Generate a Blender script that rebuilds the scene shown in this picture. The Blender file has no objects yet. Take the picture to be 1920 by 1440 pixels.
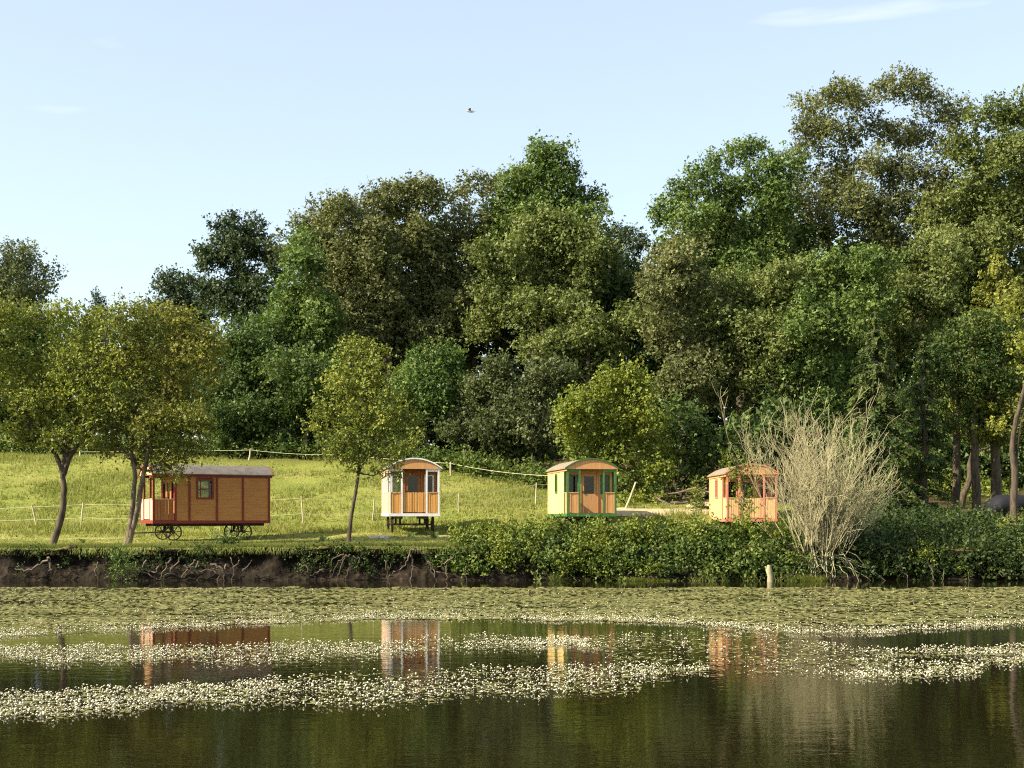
import bpy, math, random
import numpy as np
from mathutils import Vector

# ------------------------------------------------------------------ camera, sky, sun, exposure
SC = bpy.context.scene
COL = SC.collection
F, HY, CAMZ = 2490.0, 965.0, 2.5          # focal length in photo pixels, horizon row, camera height over the water
cam = bpy.data.cameras.new('camera')
cam.sensor_width = 36.0
cam.lens = 36.0 * F / 1920.0
cam.shift_y = (HY - 720.0) / 1920.0
cam.clip_start = 0.1
cam.clip_end = 6000.0
cam_o = bpy.data.objects.new('camera', cam)
cam_o.location = (0, 0, CAMZ)
cam_o.rotation_euler = (math.radians(90), 0, 0)
COL.objects.link(cam_o)
SC.camera = cam_o

SUN_EL = math.radians(35.0)
SUN_H = Vector((-0.93, -0.375)).normalized()
SUN_DIR = Vector((SUN_H.x * math.cos(SUN_EL), SUN_H.y * math.cos(SUN_EL), math.sin(SUN_EL)))
world = bpy.data.worlds.new('World')
SC.world = world
world.use_nodes = True
wn = world.node_tree
bg = wn.nodes['Background']
sky = wn.nodes.new('ShaderNodeTexSky')
sky.sky_type = 'NISHITA'
sky.sun_disc = False
sky.sun_elevation = SUN_EL
sky.sun_rotation = math.atan2(SUN_H.x, SUN_H.y)
sky.air_density = 1.0
sky.dust_density = 1.5
sky.ozone_density = 1.0
# thin cirrus over the whole sky
tc = wn.nodes.new('ShaderNodeTexCoord')
mp = wn.nodes.new('ShaderNodeMapping')
mp.inputs['Rotation'].default_value = (0.0, math.radians(14), 0.0)
mp.inputs['Location'].default_value = (0.35, 0.0, 0.30)
mp.inputs['Scale'].default_value = (1.6, 1.6, 11.0)
nz = wn.nodes.new('ShaderNodeTexNoise')
nz.inputs['Scale'].default_value = 1.3
nz.inputs['Detail'].default_value = 5.0
nz.inputs['Distortion'].default_value = 0.4
rp = wn.nodes.new('ShaderNodeValToRGB')
rp.color_ramp.elements[0].position = 0.645
rp.color_ramp.elements[0].color = (0.25, 0.25, 0.25, 1)
rp.color_ramp.elements[1].position = 0.80
rp.color_ramp.elements[1].color = (0.70, 0.70, 0.70, 1)
mx = wn.nodes.new('ShaderNodeMixRGB')
mx.inputs[2].default_value = (5.5, 5.6, 4.9, 1)
mp0 = wn.nodes.new('ShaderNodeMapping')
mp0.inputs['Rotation'].default_value = (0.0, 0.0, math.radians(90))
wn.links.new(tc.outputs['Generated'], mp0.inputs[0])
wn.links.new(mp0.outputs[0], mp.inputs[0])
wn.links.new(mp.outputs[0], nz.inputs['Vector'])
wn.links.new(nz.outputs['Fac'], rp.inputs[0])
wn.links.new(rp.outputs[0], mx.inputs[0])
wn.links.new(sky.outputs[0], mx.inputs[1])
wn.links.new(mx.outputs[0], bg.inputs[0])
bg.inputs[1].default_value = 0.100

sun = bpy.data.lights.new('sun', 'SUN')
sun.energy = 5.0
sun.angle = math.radians(0.5)
sun.color = (1.0, 0.87, 0.66)
sun_o = bpy.data.objects.new('sun', sun)
sun_o.rotation_euler = SUN_DIR.to_track_quat('Z', 'Y').to_euler()
sun_o.location = (-40, -20, 40)
COL.objects.link(sun_o)

SC.view_settings.view_transform = 'Standard'
SC.view_settings.look = 'None'
SC.view_settings.gamma = 1.0
SC.view_settings.use_curve_mapping = False
SC.view_settings.exposure = 1.4
SC.cycles.filter_width = 1.15
SC.cycles.use_denoising = False
SC.cycles.max_bounces = 6
SC.cycles.diffuse_bounces = 3
SC.cycles.glossy_bounces = 3
SC.cycles.transmission_bounces = 4
SC.cycles.transparent_max_bounces = 8
SC.cycles.caustics_reflective = False
SC.cycles.caustics_refractive = False

# ------------------------------------------------------------------ helpers
rng = np.random.default_rng(7)
random.seed(7)


def W(px, py, Y):
    """point at distance Y whose place in the photograph is (px, py)"""
    return np.array([(px - 960.0) / F * Y, Y, CAMZ - (py - HY) / F * Y])


def _hash(i, j, s):
    n = (i.astype(np.int64) * 374761393 + j.astype(np.int64) * 668265263 + s * 1442695041) & 0xffffffff
    n = ((n ^ (n >> 13)) * 1274126177) & 0xffffffff
    n = (n ^ (n >> 16)) & 0xffffffff
    return n / 4294967295.0


def vnoise(x, y, s=0):
    x = np.asarray(x, float); y = np.asarray(y, float)
    i = np.floor(x); j = np.floor(y)
    u = x - i; v = y - j
    u = u * u * (3 - 2 * u); v = v * v * (3 - 2 * v)
    a = _hash(i, j, s); b = _hash(i + 1, j, s); c = _hash(i, j + 1, s); d = _hash(i + 1, j + 1, s)
    return (a * (1 - u) + b * u) * (1 - v) + (c * (1 - u) + d * u) * v - 0.5


def fbm(x, y, s=0, o=4):
    t = 0; a = 1.0
    for k in range(o):
        t = t + a * vnoise(np.asarray(x) * 2 ** k, np.asarray(y) * 2 ** k, s + k)
        a *= 0.5
    return t


def link(o, parent=None):
    COL.objects.link(o)
    if parent is not None:
        o.parent = parent
    return o


def tag(o, label=None, cat=None, group=None, kind=None):
    if label: o['label'] = label
    if cat: o['category'] = cat
    if group: o['group'] = group
    if kind: o['kind'] = kind
    return o


def empty(name, loc, rz=0.0):
    o = bpy.data.objects.new(name, None)
    o.empty_display_size = 0.3
    o.location = loc
    o.rotation_euler = (0, 0, rz)
    return link(o)


def mesh_np(name, V, Fc, mat, parent=None, tint=None, smooth=False, mat2=None, midx=None):
    """mesh from numpy arrays: V (n,3), Fc (m,k) all faces the same size, or a list of such arrays"""
    V = np.asarray(V, np.float32).reshape(-1, 3)
    blocks = Fc if isinstance(Fc, list) else [Fc]
    blocks = [np.asarray(b, np.int32) for b in blocks if len(b)]
    me = bpy.data.meshes.new(name)
    me.vertices.add(len(V))
    me.vertices.foreach_set('co', V.ravel())
    tot = np.concatenate([np.full(len(b), b.shape[1], np.int32) for b in blocks])
    idx = np.concatenate([b.ravel() for b in blocks])
    st = np.concatenate([[0], np.cumsum(tot)[:-1]]).astype(np.int32)
    me.loops.add(len(idx))
    me.loops.foreach_set('vertex_index', idx)
    me.polygons.add(len(tot))
    me.polygons.foreach_set('loop_start', st)
    me.polygons.foreach_set('loop_total', tot)
    me.polygons.foreach_set('use_smooth', np.full(len(tot), bool(smooth)))
    if tint is not None:
        a = me.attributes.new('tint', 'FLOAT', 'FACE')
        a.data.foreach_set('value', np.asarray(tint, np.float32))
    me.update(calc_edges=True)
    me.materials.append(mat)
    o = bpy.data.objects.new(name, me)
    return link(o, parent)


class MB:
    """collects boxes and tubes for one mesh"""
    def __init__(self):
        self.v = []; self.f4 = []; self.f3 = []; self.n = 0

    def add(self, v, f):
        v = np.asarray(v, float); f = np.asarray(f, int) + self.n
        self.v.append(v); self.n += len(v)
        (self.f4 if f.shape[1] == 4 else self.f3).append(f)

    def box(self, x0, x1, y0, y1, z0, z1):
        v = [(x, y, z) for x in (x0, x1) for y in (y0, y1) for z in (z0, z1)]
        self.add(v, [(0, 1, 3, 2), (4, 6, 7, 5), (0, 4, 5, 1), (2, 3, 7, 6), (0, 2, 6, 4), (1, 5, 7, 3)])
        return self

    def tube(self, P, R, n=6, cap=True):
        P = np.asarray(P, float); k = len(P)
        R = np.broadcast_to(np.asarray(R, float), (k,))
        T = np.gradient(P, axis=0)
        T /= np.linalg.norm(T, axis=1, keepdims=True) + 1e-9
        ref = np.array([0.31, 0.9, 0.2]) if abs(T[0] @ np.array([0.31, 0.9, 0.2])) < 0.85 else np.array([1.0, 0.1, 0.3])
        A = np.cross(T, ref); A /= np.linalg.norm(A, axis=1, keepdims=True) + 1e-9
        B = np.cross(T, A)
        an = np.arange(n) * 2 * math.pi / n
        ring = P[:, None, :] + R[:, None, None] * (np.cos(an)[None, :, None] * A[:, None, :] + np.sin(an)[None, :, None] * B[:, None, :])
        v = ring.reshape(-1, 3)
        i = np.arange(k - 1)[:, None] * n; j = np.arange(n)[None, :]; j2 = (j + 1) % n
        f = np.stack([i + j, i + j2, i + n + j2, i + n + j], -1).reshape(-1, 4)
        self.add(v, f)
        if cap:
            v2 = np.concatenate([v[:n], v[-n:], [P[0]], [P[-1]]])
            q = np.arange(n)
            self.add(v2, np.concatenate([np.stack([(q + 1) % n, q, np.full(n, 2 * n)], -1), np.stack([n + q, n + (q + 1) % n, np.full(n, 2 * n + 1)], -1)]))
        return self

    def build(self, name, mat, parent=None, smooth=False):
        fs = []
        if self.f4: fs.append(np.concatenate(self.f4))
        if self.f3: fs.append(np.concatenate(self.f3))
        return mesh_np(name, np.concatenate(self.v), fs, mat, parent, smooth=smooth)


# ------------------------------------------------------------------ materials
MATS = {}


def newmat(name):
    m = bpy.data.materials.new(name)
    m.use_nodes = True
    nt = m.node_tree
    return m, nt, nt.nodes['Principled BSDF'], nt.nodes, nt.links


def noise_node(nd, lk, scale, detail=4.0, vec=None, stretch=None):
    n = nd.new('ShaderNodeTexNoise')
    n.inputs['Scale'].default_value = scale
    n.inputs['Detail'].default_value = detail
    t = nd.new('ShaderNodeTexCoord')
    m = nd.new('ShaderNodeMapping')
    if stretch: m.inputs['Scale'].default_value = stretch
    lk.new(t.outputs['Object'], m.inputs[0])
    lk.new(m.outputs[0], n.inputs['Vector'])
    return n


def ramp(nd, lk, src, stops):
    r = nd.new('ShaderNodeValToRGB')
    el = r.color_ramp.elements
    while len(el) < len(stops): el.new(0.5)
    for e, (p, c) in zip(el, stops):
        e.position = p; e.color = (*c, 1)
    lk.new(src, r.inputs[0])
    return r


def surf(name, c1, c2, scale=6.0, rough=0.75, bump=0.3, bdist=0.01, stretch=None, objvar=0.0, c3=None, spec=0.3):
    m, nt, p, nd, lk = newmat(name)
    n = noise_node(nd, lk, scale, 6.0, stretch=stretch)
    st = [(0.3, c1), (0.7, c2)] if c3 is None else [(0.28, c1), (0.5, c3), (0.72, c2)]
    r = ramp(nd, lk, n.outputs['Fac'], st)
    out = r.outputs[0]
    if objvar:
        oi = nd.new('ShaderNodeObjectInfo')
        mr = nd.new('ShaderNodeMapRange')
        mr.inputs['To Min'].default_value = 1 - objvar
        mr.inputs['To Max'].default_value = 1 + objvar
        hs = nd.new('ShaderNodeHueSaturation')
        lk.new(oi.outputs['Random'], mr.inputs['Value'])
        lk.new(mr.outputs[0], hs.inputs['Value'])
        lk.new(out, hs.inputs['Color'])
        out = hs.outputs[0]
    lk.new(out, p.inputs['Base Color'])
    p.inputs['Roughness'].default_value = rough
    p.inputs['Specular IOR Level'].default_value = spec
    if bump:
        b = nd.new('ShaderNodeBump')
        b.inputs['Strength'].default_value = bump
        b.inputs['Distance'].default_value = bdist
        lk.new(n.outputs['Fac'], b.inputs['Height'])
        lk.new(b.outputs[0], p.inputs['Normal'])
    return m


def leafmat(name, ca, cb, cc=None, trans=0.28, patch=0.35):
    """leaf colour runs from ca to cb with the leaf's own tint and a slow patchy noise"""
    m, nt, p, nd, lk = newmat(name)
    at = nd.new('ShaderNodeAttribute'); at.attribute_name = 'tint'
    n = noise_node(nd, lk, patch, 2.0)
    ad = nd.new('ShaderNodeMath'); ad.operation = 'MULTIPLY_ADD'
    ad.inputs[1].default_value = 0.9
    sb = nd.new('ShaderNodeMath'); sb.operation = 'SUBTRACT'; sb.inputs[1].default_value = 0.45
    lk.new(n.outputs['Fac'], sb.inputs[0])
    lk.new(sb.outputs[0], ad.inputs[0])
    lk.new(at.outputs['Fac'], ad.inputs[2])
    st = [(0.0, ca), (1.0, cb)] if cc is None else [(0.0, ca), (0.5, cb), (1.0, cc)]
    r = ramp(nd, lk, ad.outputs[0], st)
    lk.new(r.outputs[0], p.inputs['Base Color'])
    p.inputs['Roughness'].default_value = 0.55
    p.inputs['Specular IOR Level'].default_value = 0.22
    tr = nd.new('ShaderNodeBsdfTranslucent')
    hs = nd.new('ShaderNodeHueSaturation')
    hs.inputs['Saturation'].default_value = 1.15
    hs.inputs['Value'].default_value = 1.3
    lk.new(r.outputs[0], hs.inputs['Color'])
    lk.new(hs.outputs[0], tr.inputs['Color'])
    ms = nd.new('ShaderNodeMixShader')
    ms.inputs[0].default_value = trans
    lk.new(p.outputs[0], ms.inputs[1]); lk.new(tr.outputs[0], ms.inputs[2])
    lk.new(ms.outputs[0], nd['Material Output'].inputs['Surface'])
    return m


BARK = surf('bark', (0.025, 0.019, 0.013), (0.10, 0.078, 0.054), 9.0, 0.9, 0.8, 0.03, (1, 1, 0.25))
BARK_PALE = surf('pale_bark', (0.055, 0.042, 0.028), (0.20, 0.155, 0.10), 7.0, 0.85, 0.5, 0.02, (1, 1, 0.3))
TWIG = surf('grey_twig_bark', (0.17, 0.155, 0.085), (0.39, 0.36, 0.205), 1.6, 0.8, 0.2, 0.01)
DEADWOOD = surf('weathered_dead_wood', (0.035, 0.026, 0.018), (0.16, 0.125, 0.088), 5.0, 0.85, 0.5, 0.02)
SOIL = None

WOOD_ORANGE = surf('orange_stained_wood', (0.38, 0.165, 0.048), (0.45, 0.21, 0.066), 4.0, 0.7, 0.0, 0.004, (0.5, 0.5, 2), objvar=0.06)
WOOD_DARK = surf('red_brown_stained_wood', (0.26, 0.10, 0.035), (0.36, 0.15, 0.05), 5.0, 0.65, 0.15, 0.004, (5, 5, 0.3), objvar=0.1)
WOOD_HONEY = surf('honey_stained_boards', (0.50, 0.24, 0.06), (0.68, 0.36, 0.11), 5.0, 0.6, 0.2, 0.004, (5, 5, 0.3), objvar=0.13)
WOOD_PALE = surf('pale_pine_boards', (0.52, 0.36, 0.24), (0.66, 0.48, 0.34), 5.0, 0.6, 0.2, 0.004, (5, 5, 0.3), objvar=0.08)
WOOD_YELLOW = surf('yellow_pine_boards', (0.60, 0.44, 0.17), (0.76, 0.57, 0.25), 5.0, 0.6, 0.2, 0.004, (5, 5, 0.3), objvar=0.10)
WOOD_TAN = surf('tan_pine_panel', (0.44, 0.22, 0.085), (0.58, 0.31, 0.13), 5.0, 0.6, 0.2, 0.004, (5, 5, 0.3), objvar=0.08)
WOOD_PEACH = surf('peach_pine_boards', (0.50, 0.30, 0.14), (0.66, 0.42, 0.21), 5.0, 0.6, 0.2, 0.004, (5, 5, 0.3), objvar=0.10)
PAINT_RED = surf('dark_red_paint', (0.16, 0.018, 0.014), (0.22, 0.03, 0.02), 8.0, 0.45, 0.1, 0.003)
PAINT_WHITE = surf('white_paint', (0.62, 0.62, 0.64), (0.76, 0.75, 0.74), 8.0, 0.45, 0.1, 0.003)
PAINT_GREEN = surf('green_paint', (0.03, 0.105, 0.028), (0.055, 0.16, 0.045), 8.0, 0.45, 0.1, 0.003)
PAINT_PINK = surf('faded_red_paint', (0.42, 0.13, 0.085), (0.54, 0.19, 0.13), 8.0, 0.5, 0.1, 0.003)
ROOF_FELT = surf('grey_roof_felt', (0.085, 0.078, 0.07), (0.15, 0.135, 0.12), 3.0, 0.9, 0.4, 0.01)
ROOF_BROWN = surf('brown_grey_roof_felt', (0.15, 0.125, 0.09), (0.24, 0.20, 0.145), 3.0, 0.9, 0.4, 0.01)
IRON = surf('black_iron', (0.012, 0.011, 0.010), (0.05, 0.035, 0.025), 8.0, 0.6, 0.3, 0.004)
INTERIOR = surf('dark_interior_wood', (0.07, 0.035, 0.018), (0.13, 0.065, 0.03), 4.0, 0.8, 0.1, 0.004)
FENCE_WOOD = surf('bleached_fence_wood', (0.28, 0.25, 0.16), (0.50, 0.45, 0.31), 7.0, 0.8, 0.3, 0.005, (1, 1, 0.2))
TAPE = surf('white_electric_tape', (0.40, 0.39, 0.24), (0.55, 0.53, 0.34), 3.0, 0.6, 0)
SAND = surf('pale_sand', (0.27, 0.22, 0.115), (0.50, 0.41, 0.25), 1.4, 0.95, 0.5, 0.03)
STONE = surf('pale_stone', (0.32, 0.29, 0.24), (0.55, 0.5, 0.42), 6.0, 0.85, 0.4, 0.02)

m, nt, p, nd, lk = newmat('window_glass')
tr = nd.new('ShaderNodeBsdfTransparent'); tr.inputs[0].default_value = (0.72, 0.76, 0.74, 1)
gl = nd.new('ShaderNodeBsdfGlossy'); gl.inputs['Roughness'].default_value = 0.02
fr = nd.new('ShaderNodeFresnel'); fr.inputs[0].default_value = 1.5
ms = nd.new('ShaderNodeMixShader')
lk.new(fr.outputs[0], ms.inputs[0]); lk.new(tr.outputs[0], ms.inputs[1]); lk.new(gl.outputs[0], ms.inputs[2])
lk.new(ms.outputs[0], nd['Material Output'].inputs['Surface'])
GLASS = m

m, nt, p, nd, lk = newmat('dark_plastic_cover')
p.inputs['Base Color'].default_value = (0.014, 0.015, 0.02, 1)
p.inputs['Roughness'].default_value = 0.7
p.inputs['Specular IOR Level'].default_value = 0.15
DARKCOVER = m

m, nt, p, nd, lk = newmat('white_globe_plastic')
p.inputs['Base Color'].default_value = (0.8, 0.8, 0.77, 1)
p.inputs['Roughness'].default_value = 0.3
GLOBE = m

m, nt, p, nd, lk = newmat('bird_feathers')
p.inputs['Base Color'].default_value = (0.16, 0.17, 0.18, 1)
FEATHER = m


def grassground(name):
    m, nt, p, nd, lk = newmat(name)
    n1 = noise_node(nd, lk, 0.35, 5.0)
    n2 = noise_node(nd, lk, 9.0, 4.0, stretch=(1, 0.5, 1))
    r1 = ramp(nd, lk, n1.outputs['Fac'], [(0.3, (0.13, 0.155, 0.026)), (0.5, (0.185, 0.202, 0.04)), (0.7, (0.25, 0.245, 0.066))])
    r2 = ramp(nd, lk, n2.outputs['Fac'], [(0.3, (0.45, 0.5, 0.4)), (0.65, (1, 1, 1))])
    mm = nd.new('ShaderNodeMixRGB'); mm.blend_type = 'MULTIPLY'; mm.inputs[0].default_value = 0.75
    lk.new(r1.outputs[0], mm.inputs[1]); lk.new(r2.outputs[0], mm.inputs[2])
    # bare brown leaf litter on the wooded slope beyond the meadow
    tcn = nd.new('ShaderNodeTexCoord'); sx = nd.new('ShaderNodeSeparateXYZ')
    lk.new(tcn.outputs['Object'], sx.inputs[0])
    mr = nd.new('ShaderNodeMapRange'); mr.inputs['From Min'].default_value = 83.0; mr.inputs['From Max'].default_value = 88.0
    mx_ = nd.new('ShaderNodeMapRange'); mx_.inputs['From Min'].default_value = 3.0; mx_.inputs['From Max'].default_value = 8.0; mx_.inputs['To Max'].default_value = 12.5
    lk.new(sx.outputs['X'], mx_.inputs['Value'])
    sm_ = nd.new('ShaderNodeMath'); sm_.operation = 'ADD'
    lk.new(sx.outputs['Y'], sm_.inputs[0]); lk.new(mx_.outputs[0], sm_.inputs[1])
    lk.new(sm_.outputs[0], mr.inputs['Value'])
    # worn and mown strip along the caravans
    nw = noise_node(nd, lk, 0.5, 4.0, stretch=(0.35, 1.2, 1))
    m_lo = nd.new('ShaderNodeMapRange'); m_lo.inputs['From Min'].default_value = 63.6; m_lo.inputs['From Max'].default_value = 62.2
    lk.new(sx.outputs['Y'], m_lo.inputs['Value'])
    rw = ramp(nd, lk, nw.outputs['Fac'], [(0.42, (0, 0, 0)), (0.62, (0.8, 0.8, 0.8))])
    mw = nd.new('ShaderNodeMath'); mw.operation = 'MULTIPLY'
    lk.new(m_lo.outputs[0], mw.inputs[0]); lk.new(rw.outputs[0], mw.inputs[1])
    m3 = nd.new('ShaderNodeMixRGB'); m3.inputs[2].default_value = (0.33, 0.29, 0.12, 1)
    lk.new(mw.outputs[0], m3.inputs[0]); lk.new(mm.outputs[0], m3.inputs[1])
    m2 = nd.new('ShaderNodeMixRGB'); m2.inputs[2].default_value = (0.06, 0.045, 0.022, 1)
    lk.new(mr.outputs[0], m2.inputs[0]); lk.new(m3.outputs[0], m2.inputs[1])
    lk.new(m2.outputs[0], p.inputs['Base Color'])
    p.inputs['Roughness'].default_value = 0.9
    p.inputs['Specular IOR Level'].default_value = 0.15
    b = nd.new('ShaderNodeBump'); b.inputs['Strength'].default_value = 0.9; b.inputs['Distance'].default_value = 0.06
    lk.new(n2.outputs['Fac'], b.inputs['Height']); lk.new(b.outputs[0], p.inputs['Normal'])
    return m


GROUND = grassground('meadow_ground')
SOIL = surf('dark_bank_soil', (0.020, 0.014, 0.009), (0.085, 0.058, 0.034), 3.5, 0.95, 1.0, 0.12, c3=(0.042, 0.03, 0.018))

m, nt, p, nd, lk = newmat('pond_water')
p.inputs['Base Color'].default_value = (0.008, 0.0065, 0.0025, 1)
p.inputs['Roughness'].default_value = 0.008
p.inputs['IOR'].default_value = 1.33
n1 = noise_node(nd, lk, 2.2, 3.0, stretch=(0.7, 1.3, 1))
n2 = noise_node(nd, lk, 9.0, 2.0, stretch=(0.6, 1.6, 1))
b1 = nd.new('ShaderNodeBump'); b1.inputs['Strength'].default_value = 1.0; b1.inputs['Distance'].default_value = 0.0026
b2 = nd.new('ShaderNodeBump'); b2.inputs['Strength'].default_value = 1.0; b2.inputs['Distance'].default_value = 0.0011
lk.new(n1.outputs['Fac'], b1.inputs['Height']); lk.new(n2.outputs['Fac'], b2.inputs['Height'])
lk.new(b1.outputs[0], b2.inputs['Normal']); lk.new(b2.outputs[0], p.inputs['Normal'])
WATER = m

# leaves: species colours, undergrowth and spruce darkened to stand for shade
L_WILLOW = leafmat('willow_leaf', (0.060, 0.078, 0.016), (0.165, 0.195, 0.035), (0.29, 0.31, 0.065))
L_GOLD = leafmat('golden_willow_leaf', (0.055, 0.068, 0.018), (0.145, 0.16, 0.03), (0.27, 0.26, 0.055))
L_OLIVE = leafmat('olive_leaf', (0.042, 0.058, 0.016), (0.112, 0.145, 0.038), (0.21, 0.24, 0.08))
L_BROWN = leafmat('brown_olive_leaf', (0.048, 0.058, 0.020), (0.125, 0.142, 0.050), (0.225, 0.24, 0.10))
L_GREEN = leafmat('mid_green_leaf', (0.034, 0.060, 0.014), (0.092, 0.148, 0.034), (0.19, 0.24, 0.07))
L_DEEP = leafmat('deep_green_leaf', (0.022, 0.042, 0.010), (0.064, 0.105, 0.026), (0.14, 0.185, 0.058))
L_BLUE = leafmat('dark_oak_leaf', (0.016, 0.030, 0.012), (0.045, 0.070, 0.026), (0.095, 0.125, 0.055))
L_LIME = leafmat('yellow_green_leaf', (0.05, 0.08, 0.012), (0.14, 0.18, 0.028), (0.25, 0.26, 0.05))
L_LARCH = leafmat('larch_needles', (0.055, 0.072, 0.015), (0.15, 0.175, 0.03), (0.28, 0.28, 0.055))
L_SHADE = leafmat('shade_toned_undergrowth_leaf', (0.010, 0.022, 0.005), (0.032, 0.056, 0.013), (0.095, 0.125, 0.032), patch=0.9)  # leaf colour darkened to stand in for the shade on the bank
L_SPRUCE = leafmat('spruce_needles', (0.012, 0.030, 0.008), (0.042, 0.074, 0.017), (0.125, 0.155, 0.034))  # spruce green, made darker in place of canopy shade at the right
L_GREY = leafmat('grey_green_leaf', (0.032, 0.044, 0.016), (0.082, 0.103, 0.036), (0.155, 0.18, 0.072))
L_BRAMBLE = leafmat('bramble_leaf', (0.022, 0.044, 0.010), (0.075, 0.118, 0.024), (0.19, 0.22, 0.055), patch=0.9)
L_GRASS = leafmat('meadow_grass_blade', (0.12, 0.148, 0.030), (0.205, 0.228, 0.056), (0.32, 0.315, 0.11), trans=0.35, patch=0.25)
L_PAD = leafmat('floating_weed_leaf', (0.07, 0.074, 0.02), (0.145, 0.145, 0.045), (0.23, 0.22, 0.08), trans=0.1, patch=0.5)
L_FLOWER = leafmat('white_crowfoot_petal', (0.34, 0.32, 0.20), (0.56, 0.53, 0.39), (0.76, 0.72, 0.58), trans=0.15, patch=0.5)


# ------------------------------------------------------------------ terrain
def interp2(Y, tab):
    ys, zs = zip(*tab)
    return np.interp(Y, ys, zs)


P_LEFT = [(52, 1.30), (57, 1.38), (61, 1.60), (65, 1.85), (72, 3.2), (79, 4.9), (85, 6.2), (95, 6.8), (130, 8.5), (220, 11), (3000, 14)]
P_WEST = [(52, 1.26), (57, 1.30), (61, 1.36), (63.5, 1.62), (65, 1.85), (72, 3.2), (79, 4.9), (85, 6.2), (95, 6.8), (130, 8.5), (220, 11), (3000, 14)]
P_RIGHT = [(52, 1.30), (57, 1.42), (60, 1.55), (62, 1.8), (64, 2.35), (66, 2.75), (70, 3.05), (78, 3.8), (84, 5.0), (95, 6.5), (130, 8.5), (220, 11), (3000, 14)]
P_FAR = [(52, 1.15), (54, 1.65), (57, 2.0), (60, 2.15), (66, 2.3), (72, 2.5), (80, 3.3), (95, 5.8), (130, 8.5), (220, 11), (3000, 14)]


def sstep(x, a, b):
    t = np.clip((np.asarray(x, float) - a) / (b - a), 0, 1)
    return t * t * (3 - 2 * t)


def land(X, Y):
    """height of the land on the far side of the pond"""
    X = np.asarray(X, float); Y = np.asarray(Y, float)
    k_ = sstep(Y, 65, 70)
    a = sstep(X, -3.0, 5.5) * (1 - k_) + sstep(X, -16.0, 9.0) * k_; b = sstep(X, 13.5, 18.5)
    w_ = sstep(X, -10.0, -6.5)
    z = (interp2(Y, P_LEFT) * w_ + interp2(Y, P_WEST) * (1 - w_)) * (1 - a) + interp2(Y, P_RIGHT) * a
    z = z * (1 - b) + interp2(Y, P_FAR) * b
    k = sstep(Y, 61, 70)
    return z + 0.35 * k * fbm(X * 0.12, Y * 0.12, 3, 3) + 0.05 * fbm(X * 0.7, Y * 0.7, 5, 2)


def bank_y(X):
    return 51.25 + 0.75 * fbm(np.asarray(X) * 0.35, np.asarray(X) * 0 + 3.3, 11, 3) + 0.15 * fbm(np.asarray(X) * 1.7, np.asarray(X) * 0, 12, 2)


def height(X, Y):
    X = np.asarray(X, float); Y = np.asarray(Y, float)
    bed = np.interp(Y, [-3000, -20, 0, 4, 8, 20, 44, 49, 52.2], [6, 1.6, 0.9, 0.6, -0.6, -1.4, -1.4, -0.9, -0.7])
    side = sstep(np.abs(X), 66, 82)
    bed = bed * (1 - side) + np.maximum(bed, 1.1) * side
    return np.where(Y > 52.25, land(X, Y), bed)


xs = np.concatenate([[-3000, -1000, -400, -200, -130, -95], np.arange(-80, -40, 2.0), np.arange(-40, 40.01, 0.5), np.arange(42, 81, 2.0), [95, 130, 200, 400, 1000, 3000]])
ys = np.concatenate([[-3000, -800, -200, -60, -20, -8, 0, 3, 5, 8, 14, 20, 35, 44, 49, 51, 52.2, 52.3], np.arange(52.8, 90, 0.5), np.arange(91, 130, 2.0), [140, 160, 200, 300, 600, 1500, 3200]])
GX, GY = np.meshgrid(xs, ys)
GZ = height(GX, GY)
nx, ny = len(xs), len(ys)
ii = (np.arange(ny - 1)[:, None] * nx + np.arange(nx - 1)[None, :]).ravel()
gf = np.stack([ii, ii + 1, ii + nx + 1, ii + nx], -1)
g = mesh_np('ground', np.stack([GX, GY, GZ], -1).reshape(-1, 3), gf, GROUND, smooth=True)
tag(g, kind='structure')

# earth bank between the lawn and the pond
bx = np.arange(-42, 42.01, 0.11)
prof = [(1.35, 'top'), (0.75, 'top'), (0.30, 'top'), (0.02, 'top'), (-0.10, -0.10), (-0.02, -0.26), (0.10, -0.45), (0.02, -0.62), (-0.12, -0.78), (-0.28, -0.93), (-0.50, -1.08), (-0.85, -1.25), (-1.3, -1.9)]
rows = []
by = bank_y(bx)
for k, (dy, dz) in enumerate(prof):
    amp = 0.0 if k == 0 else (0.06 if k < 4 else 0.42)
    yy = by + dy + amp * fbm(bx * 1.1, bx * 0 + k * 0.45, 21, 4) - (0.0 if k < 5 else 0.55 * np.clip(fbm(bx * 0.4, bx * 0 + k * 0.12, 24, 3), -0.25, 0.6) * min(1.0, (k - 4) / 4))
    lz = land(bx, np.maximum(by + 1.0, 52.3))
    if dz == 'top':
        zz = np.where(k == 0, land(bx, np.maximum(yy, 52.3)) + 0.004, lz + [0, 0.015, 0.0, -0.03][k]) + (0 if k == 0 else 0.16 * fbm(bx * 1.0, bx * 0 + k * 0.3, 22, 4))
    else:
        zz = lz * (1 + dz / 1.20) - 0.0 if dz > -1.2 else lz * 0 + (dz + 1.2) * 1.3 - 0.12
        zz = zz + 0.16 * fbm(bx * 1.4, bx * 0 + k * 0.6, 23, 3) * (1 if k > 4 else 0.4)
    rows.append(np.stack([bx, yy, zz], -1))
R = np.stack(rows)
nb = len(bx); nr = len(prof)
ii = (np.arange(nr - 1)[:, None] * nb + np.arange(nb - 1)[None, :]).ravel()
bf = np.stack([ii, ii + nb, ii + nb + 1, ii + 1], -1)
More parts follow.
